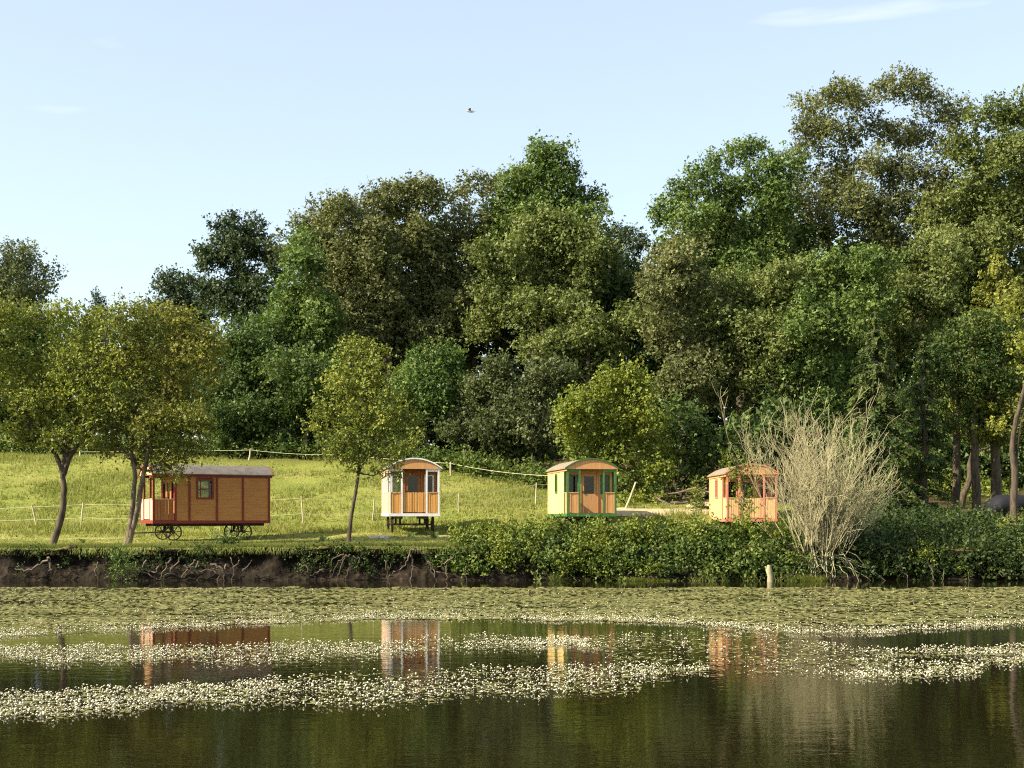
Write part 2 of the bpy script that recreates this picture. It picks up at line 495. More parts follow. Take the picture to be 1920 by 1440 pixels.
# soil with thin turf where the surface is level
mb_, nt, p, nd, lk = newmat('bank_soil_and_turf')
n1 = noise_node(nd, lk, 3.2, 6.0)
r1 = ramp(nd, lk, n1.outputs['Fac'], [(0.32, (0.007, 0.005, 0.0035)), (0.52, (0.015, 0.011, 0.007)), (0.72, (0.042, 0.031, 0.02))])
n2 = noise_node(nd, lk, 6.0, 5.0)
r2 = ramp(nd, lk, n2.outputs['Fac'], [(0.3, (0.06, 0.062, 0.014)), (0.7, (0.19, 0.17, 0.045))])
ge = nd.new('ShaderNodeNewGeometry'); sx = nd.new('ShaderNodeSeparateXYZ')
lk.new(ge.outputs['True Normal'], sx.inputs[0])
mr = nd.new('ShaderNodeMapRange'); mr.inputs['From Min'].default_value = 0.75; mr.inputs['From Max'].default_value = 0.93
lk.new(sx.outputs['Z'], mr.inputs['Value'])
mm = nd.new('ShaderNodeMixRGB')
sp3 = nd.new('ShaderNodeSeparateXYZ'); lk.new(ge.outputs['Position'], sp3.inputs[0])
mr2 = nd.new('ShaderNodeMapRange'); mr2.inputs['From Min'].default_value = 0.95; mr2.inputs['From Max'].default_value = 1.15
lk.new(sp3.outputs['Z'], mr2.inputs['Value'])
mu = nd.new('ShaderNodeMath'); mu.operation = 'MULTIPLY'
lk.new(mr.outputs[0], mu.inputs[0]); lk.new(mr2.outputs[0], mu.inputs[1])
lk.new(mu.outputs[0], mm.inputs[0]); lk.new(r1.outputs[0], mm.inputs[1]); lk.new(r2.outputs[0], mm.inputs[2])
lk.new(mm.outputs[0], p.inputs['Base Color']); p.inputs['Roughness'].default_value = 0.95; p.inputs['Specular IOR Level'].default_value = 0.15
bb = nd.new('ShaderNodeBump'); bb.inputs['Strength'].default_value = 1.0; bb.inputs['Distance'].default_value = 0.22
lk.new(n1.outputs['Fac'], bb.inputs['Height']); lk.new(bb.outputs[0], p.inputs['Normal'])
bo = mesh_np('earth_bank', R.reshape(-1, 3), bf, mb_, smooth=True)
tag(bo, kind='structure')

# pond
wx = np.linspace(-90, 90, 31); wy = np.linspace(1.0, 52.2, 21)
A, B = np.meshgrid(wx, wy)
ii = (np.arange(20)[:, None] * 31 + np.arange(30)[None, :]).ravel()
wo = mesh_np('pond_water', np.stack([A, B, A * 0], -1).reshape(-1, 3), np.stack([ii, ii + 1, ii + 32, ii + 31], -1), WATER, smooth=True)
tag(wo, kind='structure')

# sandy track between the caravans, climbing into the wood
cl = [W(1090, 955, 66.2), W(1140, 955, 66.2), W(1200, 952, 66.4), W(1290, 950, 66.6), W(1370, 948, 67.5), (10.6, 69.5, 0), (10.9, 72.5, 0)]
cl = np.array(cl)[:, :2]
t = np.linspace(0, len(cl) - 1, 90)
cx = np.interp(t, range(len(cl)), cl[:, 0]); cy = np.interp(t, range(len(cl)), cl[:, 1])
tx = np.gradient(cx); ty = np.gradient(cy); ln = np.hypot(tx, ty)
hw = np.interp(t, [0, 4.5, 7], [1.9, 1.7, 0.7]) + 0.5 * fbm(t * 0.5, t * 0, 31, 2)
PV = []
for s in np.linspace(-1, 1, 9):
    X = cx - ty / ln * hw * s; Y = cy + tx / ln * hw * s
    PV.append(np.stack([X, Y, land(X, Y) + 0.05 - 0.03 * abs(s) ** 3], -1))
PV = np.stack(PV)
ii = (np.arange(8)[:, None] * 90 + np.arange(89)[None, :]).ravel()
po = mesh_np('sandy_path', PV.reshape(-1, 3), np.stack([ii, ii + 1, ii + 91, ii + 90], -1), SAND, smooth=True)
tag(po, kind='structure')


# ------------------------------------------------------------------ foliage
def unit(n):
    v = rng.normal(size=(n, 3))
    return v / (np.linalg.norm(v, axis=1, keepdims=True) + 1e-9)


def leaf_quads(P, N, l, w, droop=0.0):
    """rhombic leaves at P facing N; l, w arrays"""
    n = len(P)
    Tn = unit(n); Tn[:, 2] -= droop
    Tn -= N * (Tn * N).sum(1, keepdims=True)
    Tn /= np.linalg.norm(Tn, axis=1, keepdims=True) + 1e-9
    Bn = np.cross(N, Tn)
    l = np.broadcast_to(l, (n,))[:, None] * 0.5; w = np.broadcast_to(w, (n,))[:, None] * 0.5
    V = np.stack([P - Tn * l, P + Bn * w + Tn * l * 0.1, P + Tn * l, P - Bn * w + Tn * l * 0.1], 1).reshape(-1, 3)
    Fq = np.arange(4 * n).reshape(-1, 4)
    return V, Fq


def lobes_points(C, Rr, leaf, cover, up=0.25, shell=0.5, sub=6, squash=0.85):
    """leaf positions, normals and tints for a set of foliage lobes (C (k,3), Rr (k,))"""
    PP, NN, TT = [], [], []
    sub = int(sub * 1.6)
    for c, r in zip(C, Rr):
        # a lobe is a loose core with many small sprays of leaves reaching out of it
        d = unit(sub)
        ds = rng.uniform(0.4, 1.22, sub)
        el = np.array([rng.uniform(0.85, 1.25), 1.0, squash * rng.uniform(0.75, 1.1)])
        sc = [c] + [c + dd * r * q_ * el for dd, q_ in zip(d, ds)]
        sr = [r * 0.78] + list(r * (0.50 - 0.28 * ds) * rng.uniform(0.7, 1.3, sub))
        base_t = rng.uniform(-0.12, 0.12)
        for q_, (cc, rr) in enumerate(zip(sc, sr)):
            area = math.pi * rr * rr
            n = int(cover * area / (leaf * leaf * 0.33)) + 3
            m = max(1, n // 6)
            u = unit(m)
            rad = rr * (0.25 * shell + (1.05 - 0.25 * shell) * rng.random(m) ** 0.5)
            tw = cc + u * rad[:, None] * np.array([1, 1, squash])
            gdir = u * 0.55 + (cc - c) / (r + 1e-6) * 0.5 + unit(m) * 0.65 + np.array([0, 0, up])
            gdir /= np.linalg.norm(gdir, axis=1, keepdims=True)
            k = rng.random((m, 6)) ** 0.8 * leaf * rng.uniform(1.5, 5.5, (m, 1))
            pos = tw[:, None, :] + gdir[:, None, :] * k[:, :, None] + rng.normal(size=(m, 6, 3)) * leaf * 0.36
            nrm = u[:, None, :] * 0.5 + rng.normal(size=(m, 6, 3)) * 0.72 + np.array([0, 0, 0.30])
            nrm /= np.linalg.norm(nrm, axis=2, keepdims=True)
            tt = base_t + rng.uniform(-0.08, 0.08) + 0.45 + rng.normal(size=(m, 1)) * 0.13 + rng.normal(size=(m, 6)) * 0.13
            PP.append(pos.reshape(-1, 3)); NN.append(nrm.reshape(-1, 3)); TT.append(tt.ravel())
    return np.concatenate(PP), np.concatenate(NN), np.concatenate(TT)


def crown_mesh(name, P, N, T, leaf, mat, parent, aspect=0.55, droop=0.0, tri=False):
    l = leaf * rng.uniform(0.55, 1.45, len(P))
    if tri:
        V, Fq = leaf_quads(P, N, l * 1.18, l * 1.18 * aspect, droop)
        V = V.reshape(-1, 4, 3)[:, [0, 1, 2]].copy()
        V[:, 1] += (V[:, 1] - (V[:, 0] + V[:, 2]) / 2)     # full width on one side
        V = V.reshape(-1, 3); Fq = np.arange(len(V)).reshape(-1, 3)
    else:
        V, Fq = leaf_quads(P, N, l, l * aspect, droop)
    return mesh_np(name, V, Fq, mat, parent, tint=T)


def wobble(a, b, k, amp):
    t = np.linspace(0, 1, k)[:, None]
    p = a * (1 - t) + b * t
    j = rng.normal(size=(k, 3)) * amp
    j[0] = 0; j[-1] *= 0.5
    return p + j


NLEAF = 0


def tree(name, label, Y, basepx, lobes, mat, leafpx=6.0, cover=1.6, trunk_r=0.25, bark=BARK, cat='tree', group=None,
         up=0.25, shell=0.5, aspect=0.55, droop=0.0, depth=0.6, fork=0.35, stems=None, sub=6, base_z=None, twigs=4):
    """lobes: (px, py, radius in px); stems: optional list of polylines in px given by hand"""
    global NLEAF
    s = Y / F
    if Y > 75 and leafpx < 8: leafpx *= 0.89
    bxw = (basepx - 960) / F * Y
    bz = float(height(bxw, Y)) if base_z is None else base_z
    root = empty(name, (bxw, Y, bz))
    L = np.array(lobes, float)
    C = np.stack([(L[:, 0] - 960) * s, Y + rng.uniform(-1, 1, len(L)) * depth * np.mean(L[:, 2]) * s * 1.6, CAMZ - (L[:, 1] - HY) * s], -1)
    Rr = L[:, 2] * s * (1.08 if Y > 75 else 1.0)
    P, N, T = lobes_points(C, Rr, leafpx * s, cover * (1.95 if Y > 75 else 2.1), up, shell, sub)
    NLEAF += len(P)
    off = np.array([bxw, Y, bz])
    # trunk and limbs
    mb = MB()
    zc = C[:, 2].min() * 0.5 + C[:, 2].mean() * 0.5
    xc = np.average(C[:, 0], weights=Rr)
    if stems is None:
        top = np.array([bxw * 0.35 + xc * 0.65, Y, max(zc, bz + 1.0)])
        tp = wobble(np.array([bxw, Y, bz - 0.15]), top, 7, trunk_r * 0.35)
        tr_ = np.linspace(trunk_r * 1.0, trunk_r * 0.55, 7); tr_[0] *= 1.35
        mb.tube(tp, tr_, 8)
        paths = [tp]; prad = [tr_]
    else:
        paths = []; prad = []
        for st, r0, r1 in stems:
            st = np.array([W(q[0], q[1], Y + (q[2] if len(q) > 2 else 0)) for q in st])
            # resample for a smoother line
            kk = len(st); t2 = np.linspace(0, kk - 1, 3 * kk)
            st = np.stack([np.interp(t2, range(kk), st[:, a]) for a in range(3)], -1)
            st[1:-1] = (st[:-2] + st[1:-1] * 2 + st[2:]) / 4
            st[1:] += rng.normal(size=(len(st) - 1, 3)) * r1 * 0.18
            rr = np.linspace(r0, r1, len(st)); rr[0] *= 1.25
            mb.tube(st, rr, 8)
            paths.append(st); prad.append(rr)
    # limbs grow outwards: each lobe hangs on the nearest point of the trunk or of an earlier limb
    nodes = np.concatenate([pth[int(len(pth) * fork):] for pth in paths]); nrad = np.concatenate([rd[int(len(rd) * fork):] for rd in prad])
    todo = list(np.argsort([np.linalg.norm(nodes - c, axis=1).min() for c in C]))
    for li in todo:
        c, r = C[li], Rr[li]
        dd = np.linalg.norm(nodes - (c - np.array([0, 0, r * 0.8])), axis=1) + 1.2 * np.maximum(nodes[:, 2] - c[2] + r * 0.3, 0)
        q = int(dd.argmin())
        a = nodes[q]; r0 = min(nrad[q] * 0.75, 0.035 + r * 0.05)
        mid = (a + c) / 2 + np.array([0, 0, -0.07 * np.linalg.norm(c - a)])
        lp = np.concatenate([wobble(a, mid, 4, r * 0.07), wobble(mid, c, 4, r * 0.07)[1:]])
        lr = np.linspace(r0, r0 * 0.45, 7)
        mb.tube(lp, lr, 5, cap=False)
        nodes = np.concatenate([nodes, lp[2:]]); nrad = np.concatenate([nrad, lr[2:]])
        for k in range(twigs):
            d = unit(1)[0]; d[2] = abs(d[2]) * 0.8 + 0.1
            e = c + d * r * 0.95
            mb.tube(wobble(lp[rng.integers(3, 7)], e, 4, r * 0.06), np.linspace(min(r0 * 0.38, 0.035), 0.010, 4), 3, cap=False)
    mb.v = [v - off for v in mb.v]
    mb.build('trunk', bark, root, smooth=True)
    crown_mesh('crown', P - off, N, T, leafpx * s, mat, root, aspect + 0.08, droop, tri=Y > 75)
    tag(root, label, cat, group)
    return root


# ---- wood behind, back row
tree('oak_tree', 'grey green round oak cut off by the left edge, farthest back', 130, 10,
     [(-10, 500, 55), (30, 478, 42), (62, 515, 34), (20, 550, 60), (76, 552, 22), (-45, 540, 60), (45, 590, 50), (0, 620, 60)], L_GREY, 5.0, 0.85, 0.5, cat='oak tree', shell=0.35)
tree('spruce_tree', 'tiny dark conifer tip poking above the two willow crowns', 120, 185,
     [(185, 556, 7), (184, 568, 10), (186, 584, 14), (183, 600, 18), (187, 622, 22)], L_BLUE, 4.0, 1.5, 0.2, cat='conifer', sub=4)
tree('oak_tree', 'dark lobed oak standing alone against the sky right of the willows', 112, 455,
     [(428, 432, 30), (470, 430, 28), (410, 470, 30), (394, 498, 20), (452, 472, 38), (500, 472, 33), (522, 502, 24), (384, 478, 13), (452, 525, 38), (492, 548, 33), (420, 565, 42), (470, 605, 48), (533, 525, 16), (400, 548, 22), (520, 590, 30)],
     L_BLUE, 5.2, 1.5, 0.5, cat='oak tree')
tree('oak_tree', 'low dark oak clump against the sky beside the taller lone oak', 116, 335,
     [(328, 536, 24), (354, 528, 18), (308, 540, 15), (340, 575, 38), (300, 585, 28), (372, 585, 30), (320, 620, 40)], L_BLUE, 5.2, 1.5, 0.35, cat='oak tree')
tree('broad_tree', 'broad brown olive tree with a domed crown left of centre', 98, 740,
     [(592, 425, 42), (640, 405, 42), (700, 390, 44), (750, 372, 42), (800, 366, 38), (560, 455, 32), (620, 475, 58), (700, 465, 62), (780, 450, 62), (640, 545, 62), (720, 555, 64), (800, 540, 58), (680, 620, 58), (760, 625, 54), (600, 560, 48), (850, 590, 50), (820, 640, 45)],
     L_BROWN, 5.4, 1.5, 0.5)
tree('thin_tree', 'thin crowned brownish tree with sky gaps between dome and tall tree', 101, 880,
     [(850, 385, 34), (885, 355, 28), (915, 345, 28), (880, 420, 38), (860, 460, 45), (905, 470, 40), (930, 420, 32), (890, 520, 48)], L_BROWN, 5.2, 0.8, 0.3, shell=0.3)
tree('tall_tree', 'tall narrow mid green tree with pointed top, highest of centre', 99, 1020,
     [(1008, 286, 22), (1040, 292, 26), (1000, 330, 42), (1052, 340, 42), (962, 345, 32), (1082, 372, 34), (950, 392, 42), (1020, 400, 58), (1090, 420, 38), (1118, 372, 14), (940, 450, 40), (1060, 460, 50)], L_GREEN, 5.2, 1.5, 0.4)
tree('olive_tree', 'rounded olive tree below and in front of the tall pointed tree', 94, 1000,
     [(1000, 440, 48), (950, 490, 48), (1060, 455, 52), (1010, 520, 62), (1090, 520, 52), (930, 560, 42), (990, 590, 54), (1060, 590, 48), (1042, 420, 38), (905, 600, 38), (1120, 480, 38)], L_OLIVE, 5.4, 1.5, 0.4)
tree('bluish_tree', 'bluish green tree filling the notch between centre and right trees', 112, 1170,
     [(1160, 442, 24), (1190, 462, 22), (1143, 472, 28), (1175, 502, 33), (1150, 545, 40), (1200, 545, 30), (1170, 600, 45)], L_BLUE, 5.2, 1.4, 0.3)
tree('spreading_tree', 'green spreading tree sloping down to the notch, right of centre', 96, 1390,
     [(1412, 276, 24), (1382, 290, 22), (1350, 312, 28), (1312, 342, 32), (1280, 372, 32), (1250, 402, 24), (1360, 370, 48), (1420, 340, 44), (1300, 420, 48), (1370, 440, 54), (1450, 380, 48), (1440, 450, 58), (1330, 480, 48), (1400, 510, 58), (1238, 398, 16), (1470, 312, 33)], L_GREEN, 5.2, 1.2, 0.5)
tree('giant_tree', 'tallest tree, thin brown olive dome with sky showing through', 101, 1660,
     [(1530, 202, 34), (1575, 190, 34), (1620, 180, 34), (1665, 172, 34), (1710, 176, 34), (1752, 190, 34), (1790, 218, 32), (1515, 250, 32), (1555, 262, 37), (1600, 250, 29), (1650, 238, 27), (1690, 250, 29), (1735, 252, 34), (1780, 270, 37), (1500, 292, 27), (1580, 318, 41), (1630, 310, 32), (1680, 320, 34), (1725, 322, 39), (1540, 345, 44),
      (1600, 385, 51), (1660, 385, 44), (1715, 385, 49), (1560, 420, 56), (1640, 445, 61), (1700, 450, 59), (1500, 380, 49), (1770, 340, 41)],
     L_BROWN, 4.6, 0.80, 0.6, shell=0.2, twigs=8, sub=8, fork=0.15)
tree('olive_tree', 'dense dark olive tree at the right edge beside the tallest tree', 97, 1870,
     [(1850, 222, 33), (1900, 222, 36), (1950, 240, 40), (1830, 280, 43), (1890, 300, 48), (1945, 330, 55), (1820, 360, 43), (1880, 390, 53), (1780, 400, 48), (1760, 470, 53), (1840, 470, 53), (1920, 440, 53), (1900, 530, 50), (1700, 500, 50), (2000, 380, 70), (2000, 520, 70)], L_OLIVE, 5.4, 1.35, 0.5)
# ---- shaded understory that closes the wood
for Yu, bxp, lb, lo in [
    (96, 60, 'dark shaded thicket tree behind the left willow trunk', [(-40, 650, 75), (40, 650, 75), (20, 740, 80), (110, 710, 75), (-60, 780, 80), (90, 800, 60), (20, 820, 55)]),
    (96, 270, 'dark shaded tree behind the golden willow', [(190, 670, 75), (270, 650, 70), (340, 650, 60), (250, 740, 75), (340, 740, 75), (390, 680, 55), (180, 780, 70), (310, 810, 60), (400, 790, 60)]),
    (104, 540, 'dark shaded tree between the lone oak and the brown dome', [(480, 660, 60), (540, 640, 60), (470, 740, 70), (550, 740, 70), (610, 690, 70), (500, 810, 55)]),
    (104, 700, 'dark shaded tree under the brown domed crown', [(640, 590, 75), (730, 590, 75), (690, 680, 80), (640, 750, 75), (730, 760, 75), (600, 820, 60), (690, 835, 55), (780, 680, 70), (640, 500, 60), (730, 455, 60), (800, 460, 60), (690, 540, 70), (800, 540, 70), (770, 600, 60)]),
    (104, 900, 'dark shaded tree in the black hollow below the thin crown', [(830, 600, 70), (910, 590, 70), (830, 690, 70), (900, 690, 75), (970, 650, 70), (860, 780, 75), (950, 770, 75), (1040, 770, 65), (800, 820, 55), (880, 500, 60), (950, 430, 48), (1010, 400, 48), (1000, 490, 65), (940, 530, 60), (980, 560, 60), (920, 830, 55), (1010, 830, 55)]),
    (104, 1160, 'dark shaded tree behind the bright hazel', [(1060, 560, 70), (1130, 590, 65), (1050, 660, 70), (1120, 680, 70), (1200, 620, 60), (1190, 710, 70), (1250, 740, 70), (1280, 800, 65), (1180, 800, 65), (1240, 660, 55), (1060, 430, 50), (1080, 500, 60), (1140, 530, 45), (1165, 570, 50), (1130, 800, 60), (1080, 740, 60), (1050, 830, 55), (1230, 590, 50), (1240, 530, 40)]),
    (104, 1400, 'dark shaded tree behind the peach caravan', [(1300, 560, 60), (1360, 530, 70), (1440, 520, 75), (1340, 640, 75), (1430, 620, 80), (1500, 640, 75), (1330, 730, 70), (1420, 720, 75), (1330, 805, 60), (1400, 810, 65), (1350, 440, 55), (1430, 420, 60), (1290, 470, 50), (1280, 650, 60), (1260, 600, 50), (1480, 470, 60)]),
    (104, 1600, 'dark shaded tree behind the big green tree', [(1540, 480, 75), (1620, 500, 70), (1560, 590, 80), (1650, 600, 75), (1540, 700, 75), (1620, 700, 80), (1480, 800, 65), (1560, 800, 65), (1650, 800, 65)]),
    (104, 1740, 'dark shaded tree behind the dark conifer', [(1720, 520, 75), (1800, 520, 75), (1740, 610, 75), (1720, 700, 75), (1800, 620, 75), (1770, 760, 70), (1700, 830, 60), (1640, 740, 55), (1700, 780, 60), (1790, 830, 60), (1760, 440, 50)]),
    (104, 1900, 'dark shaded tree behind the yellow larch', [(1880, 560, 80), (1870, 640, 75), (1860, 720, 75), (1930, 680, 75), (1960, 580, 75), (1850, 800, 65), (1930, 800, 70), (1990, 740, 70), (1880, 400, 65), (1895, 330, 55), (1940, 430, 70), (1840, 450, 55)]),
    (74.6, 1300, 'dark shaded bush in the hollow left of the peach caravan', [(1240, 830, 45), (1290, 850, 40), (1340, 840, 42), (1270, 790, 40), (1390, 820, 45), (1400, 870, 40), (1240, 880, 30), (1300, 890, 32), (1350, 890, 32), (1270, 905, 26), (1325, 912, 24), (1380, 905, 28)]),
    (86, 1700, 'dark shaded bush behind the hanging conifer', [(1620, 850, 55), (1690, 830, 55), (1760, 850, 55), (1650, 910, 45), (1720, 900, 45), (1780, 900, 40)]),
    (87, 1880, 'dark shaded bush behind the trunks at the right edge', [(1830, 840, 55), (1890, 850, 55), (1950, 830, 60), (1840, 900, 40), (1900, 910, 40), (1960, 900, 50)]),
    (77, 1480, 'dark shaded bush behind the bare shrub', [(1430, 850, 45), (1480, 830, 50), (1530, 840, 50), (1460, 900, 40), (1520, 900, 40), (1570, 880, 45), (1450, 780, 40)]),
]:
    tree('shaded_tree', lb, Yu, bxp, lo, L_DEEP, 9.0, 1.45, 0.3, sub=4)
# ---- wood, front rows
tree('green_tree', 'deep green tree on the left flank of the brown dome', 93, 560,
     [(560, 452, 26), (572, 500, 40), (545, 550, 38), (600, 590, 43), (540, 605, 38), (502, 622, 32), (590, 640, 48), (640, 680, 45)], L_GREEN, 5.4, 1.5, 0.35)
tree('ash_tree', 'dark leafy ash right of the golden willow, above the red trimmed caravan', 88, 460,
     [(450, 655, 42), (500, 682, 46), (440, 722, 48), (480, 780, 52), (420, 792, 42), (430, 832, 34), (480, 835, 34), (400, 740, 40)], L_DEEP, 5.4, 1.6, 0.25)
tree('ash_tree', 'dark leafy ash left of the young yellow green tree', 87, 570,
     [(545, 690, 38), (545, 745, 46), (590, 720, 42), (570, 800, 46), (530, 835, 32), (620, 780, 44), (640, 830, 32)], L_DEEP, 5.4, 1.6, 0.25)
tree('sallow_tree', 'mid green sallow with bare pale stems behind the white trimmed caravan', 86, 815,
     [(800, 682, 42), (842, 668, 30), (770, 722, 42), (820, 745, 42), (745, 770, 42), (760, 815, 42), (700, 800, 40), (720, 850, 28), (855, 720, 26)], L_GREEN, 5.4, 1.5, 0.2)
tree('grey_sallow', 'grey green rounded sallow between white and green trimmed caravans', 84.5, 940,
     [(938, 692, 27), (900, 740, 43), (960, 740, 48), (1010, 722, 38), (880, 800, 43), (940, 800, 52), (1000, 790, 48), (900, 845, 32), (960, 845, 34), (1018, 845, 30), (1048, 705, 32)], L_GREY, 5.4, 1.6, 0.25)
tree('hazel_bush', 'bright yellow green hazel above the green trimmed caravan', 71.8, 1150,
     [(1150, 732, 38), (1100, 762, 43), (1190, 742, 40), (1070, 792, 33), (1140, 800, 53), (1205, 790, 40), (1090, 840, 43), (1160, 850, 43), (1225, 840, 34), (1180, 702, 24), (1235, 880, 30), (1200, 895, 26), (1110, 885, 28)], L_LIME, 5.6, 1.6, 0.2)
tree('dark_olive_tree', 'dark olive tree below the rounded olive, centre of the wood', 90, 1110,
     [(1070, 570, 32), (1112, 620, 38), (1060, 640, 38), (1150, 640, 36), (1080, 690, 36), (1140, 690, 36), (1180, 600, 36), (1010, 660, 36)], L_OLIVE, 5.4, 1.2, 0.25)
tree('drooping_tree', 'brownish drooping tree at the left foot of the right hand wood', 87, 1280,
     [(1240, 482, 33), (1282, 472, 38), (1230, 540, 38), (1280, 540, 38), (1250, 600, 38), (1312, 522, 33), (1270, 660, 38), (1240, 625, 28), (1300, 692, 42), (1262, 722, 36), (1330, 640, 33), (1300, 745, 28)], L_BROWN, 5.4, 1.15, 0.25, up=-0.3)
tree('olive_tree', 'big olive green tree directly above the bare shrub', 89, 1420,
     [(1400, 560, 58), (1460, 545, 55), (1350, 600, 48), (1420, 640, 62), (1380, 700, 58), (1450, 715, 56), (1340, 735, 36), (1420, 775, 42), (1370, 540, 40)], L_OLIVE, 5.4, 1.4, 0.35)
tree('green_tree', 'big green tree between the bare shrub and the tallest tree', 88, 1550,
     [(1540, 522, 53), (1620, 505, 43), (1500, 620, 60), (1570, 600, 58), (1640, 570, 48), (1520, 700, 58), (1480, 785, 36), (1580, 680, 50), (1540, 760, 40)], L_GREEN, 5.4, 1.4, 0.35)
tree('dark_olive_tree', 'dark olive tree in the gap beside the yellow larch', 91, 1720,
     [(1700, 545, 48), (1750, 562, 48), (1680, 602, 48), (1730, 632, 48), (1770, 500, 40)], L_OLIVE, 5.4, 1.3, 0.3)
tree('shade_tree', 'dark low crown in front of the trunks at the right', 76, 1800,
     [(1800, 705, 45), (1850, 742, 46), (1900, 760, 44), (1820, 790, 40), (1880, 815, 34), (1760, 745, 36), (1940, 800, 40)], L_DEEP, 5.4, 1.3, 0.2)
print('leaves so far', NLEAF)


# ---- conifers with layered hanging sprays
def conifer(name, label, Y, basepx, toppy, crownbotpy, hwpx, mat, droop=0.35, leafpx=6.0, levels=26, per=9, trunk_r=0.3, upturn=0.0, cat='conifer'):
    global NLEAF
    s = Y / F
    x0 = (basepx - 960) * s; z0 = float(height(x0, Y))
    zt = CAMZ - (toppy - HY) * s; zb = CAMZ - (crownbotpy - HY) * s
    root = empty(name, (x0, Y, z0)); off = np.array([x0, Y, z0])
    mb = MB()
    tp = wobble(np.array([x0, Y, z0 - 0.2]), np.array([x0, Y, zt]), 8, 0.06)
    mb.tube(tp, np.linspace(trunk_r, 0.03, 8), 8)
    PP, NN, TT = [], [], []
    leaf = leafpx * s
    for i in range(levels):
        t = (i + rng.uniform(-0.3, 0.3)) / (levels - 1)
        t = min(max(t, 0), 1)
        z = zb + (zt - zb) * t
        R_ = hwpx * s * (1 - t) ** 0.75 * rng.uniform(0.85, 1.1) + 0.15
        for k in range(per):
            an = rng.uniform(0, 2 * math.pi)
            L_ = R_ * rng.uniform(0.65, 1.12)
            n = 8
            q = np.linspace(0, 1, n)
            br = np.stack([x0 + np.cos(an) * L_ * q, Y + np.sin(an) * L_ * q, z + L_ * (upturn * q * q + 0.12 * q - droop * q ** 1.8)], -1)
            mb.tube(br[::2], np.linspace(0.045, 0.012, 4), 3, cap=False)
            m_ = int(26 + L_ / leaf * 7)
            qq = rng.uniform(0.15, 1.03, m_)
            pos = np.stack([np.interp(qq, q, br[:, a]) for a in range(3)], -1)
            side = np.array([-np.sin(an), np.cos(an), 0])
            pos += side * (rng.normal(size=m_) * 0.16 * L_ * (1.1 - qq))[:, None]
            pos[:, 2] -= np.abs(rng.normal(size=m_)) * leaf * 0.9
            nr_ = rng.normal(size=(m_, 3)) * 0.5 + np.array([np.cos(an) * 0.7, np.sin(an) * 0.7, 0.55])
            PP.append(pos); NN.append(nr_ / np.linalg.norm(nr_, axis=1, keepdims=True)); TT.append(0.32 + 0.3 * qq + rng.normal(size=m_) * 0.14)
    P = np.concatenate(PP); N = np.concatenate(NN); T = np.concatenate(TT)
    NLEAF += len(P)
    mb.v = [v - off for v in mb.v]
    mb.build('trunk', BARK, root, smooth=True)
    crown_mesh('crown', P - off, N, T, leaf, mat, root, 0.42, droop=0.8)
    tag(root, label, cat)
    return root


conifer('hemlock_tree', 'green conifer with hanging sprays right behind the bare shrub', 67, 1640, 585, 985, 125, L_SPRUCE, 0.45, 6.5, 26, 13)
conifer('hemlock_tree', 'dark conifer left of the two thick trunks at the right', 68.5, 1730, 640, 960, 80, L_SPRUCE, 0.4, 6.0, 18, 10)
conifer('larch_tree', 'yellow green larch at the right edge above the dark trailer', 71, 1868, 468, 830, 118, L_LARCH, 0.12, 6.0, 30, 11, upturn=0.25, cat='larch')

# ------------------------------------------------------------------ trees on the pond bank
tree('willow_tree', 'leftmost yellow green willow leaning over the bank', 53, 92,
     [(-25, 640, 62), (40, 600, 46), (100, 590, 42), (30, 690, 66), (110, 660, 66), (170, 605, 44), (190, 670, 58), (60, 755, 62), (140, 745, 62), (-20, 740, 56), (205, 745, 48), (80, 815, 40), (160, 810, 38), (30, 800, 32), (215, 610, 34), (-60, 690, 60), (150, 700, 55), (225, 690, 40), (0, 590, 38), (-50, 600, 45), (120, 830, 26), (50, 830, 22)],
     L_WILLOW, 5.2, 0.68, 0.2, BARK, cat='willow', fork=0.6, twigs=9,
     stems=[([(88, 1052), (103, 1010), (118, 960), (121, 920), (117, 880), (122, 845), (126, 790), (132, 720)], 0.16, 0.05),
            ([(118, 885), (104, 850), (84, 830), (60, 810), (40, 780)], 0.10, 0.05),
            ([(118, 890), (132, 855), (150, 830), (172, 815), (190, 790)], 0.11, 0.05),
            ([(124, 850), (112, 800), (92, 760), (70, 700)], 0.07, 0.04),
            ([(118, 880), (128, 840), (142, 800), (165, 740), (185, 690)], 0.08, 0.04)])
tree('willow_tree', 'golden topped twin stemmed willow in front of the red trimmed caravan', 53.4, 240,
     [(255, 610, 46), (310, 600, 46), (360, 612, 40), (390, 650, 33), (280, 660, 58), (340, 668, 56), (235, 680, 44), (385, 700, 36), (260, 735, 55), (330, 740, 58), (220, 790, 46), (290, 800, 55), (360, 790, 44), (250, 850, 36), (320, 845, 40), (205, 840, 28), (370, 840, 26), (300, 880, 20), (335, 895, 16)],
     L_GOLD, 5.2, 0.88, 0.2, BARK_PALE, cat='willow', fork=0.65,
     stems=[([(228, 1042), (240, 1015), (246, 975), (250, 930), (254, 895), (248, 860), (247, 820), (255, 760)], 0.14, 0.05),
            ([(240, 1020), (254, 975), (262, 930), (268, 895), (274, 870), (280, 830), (300, 770), (315, 700)], 0.13, 0.05)])
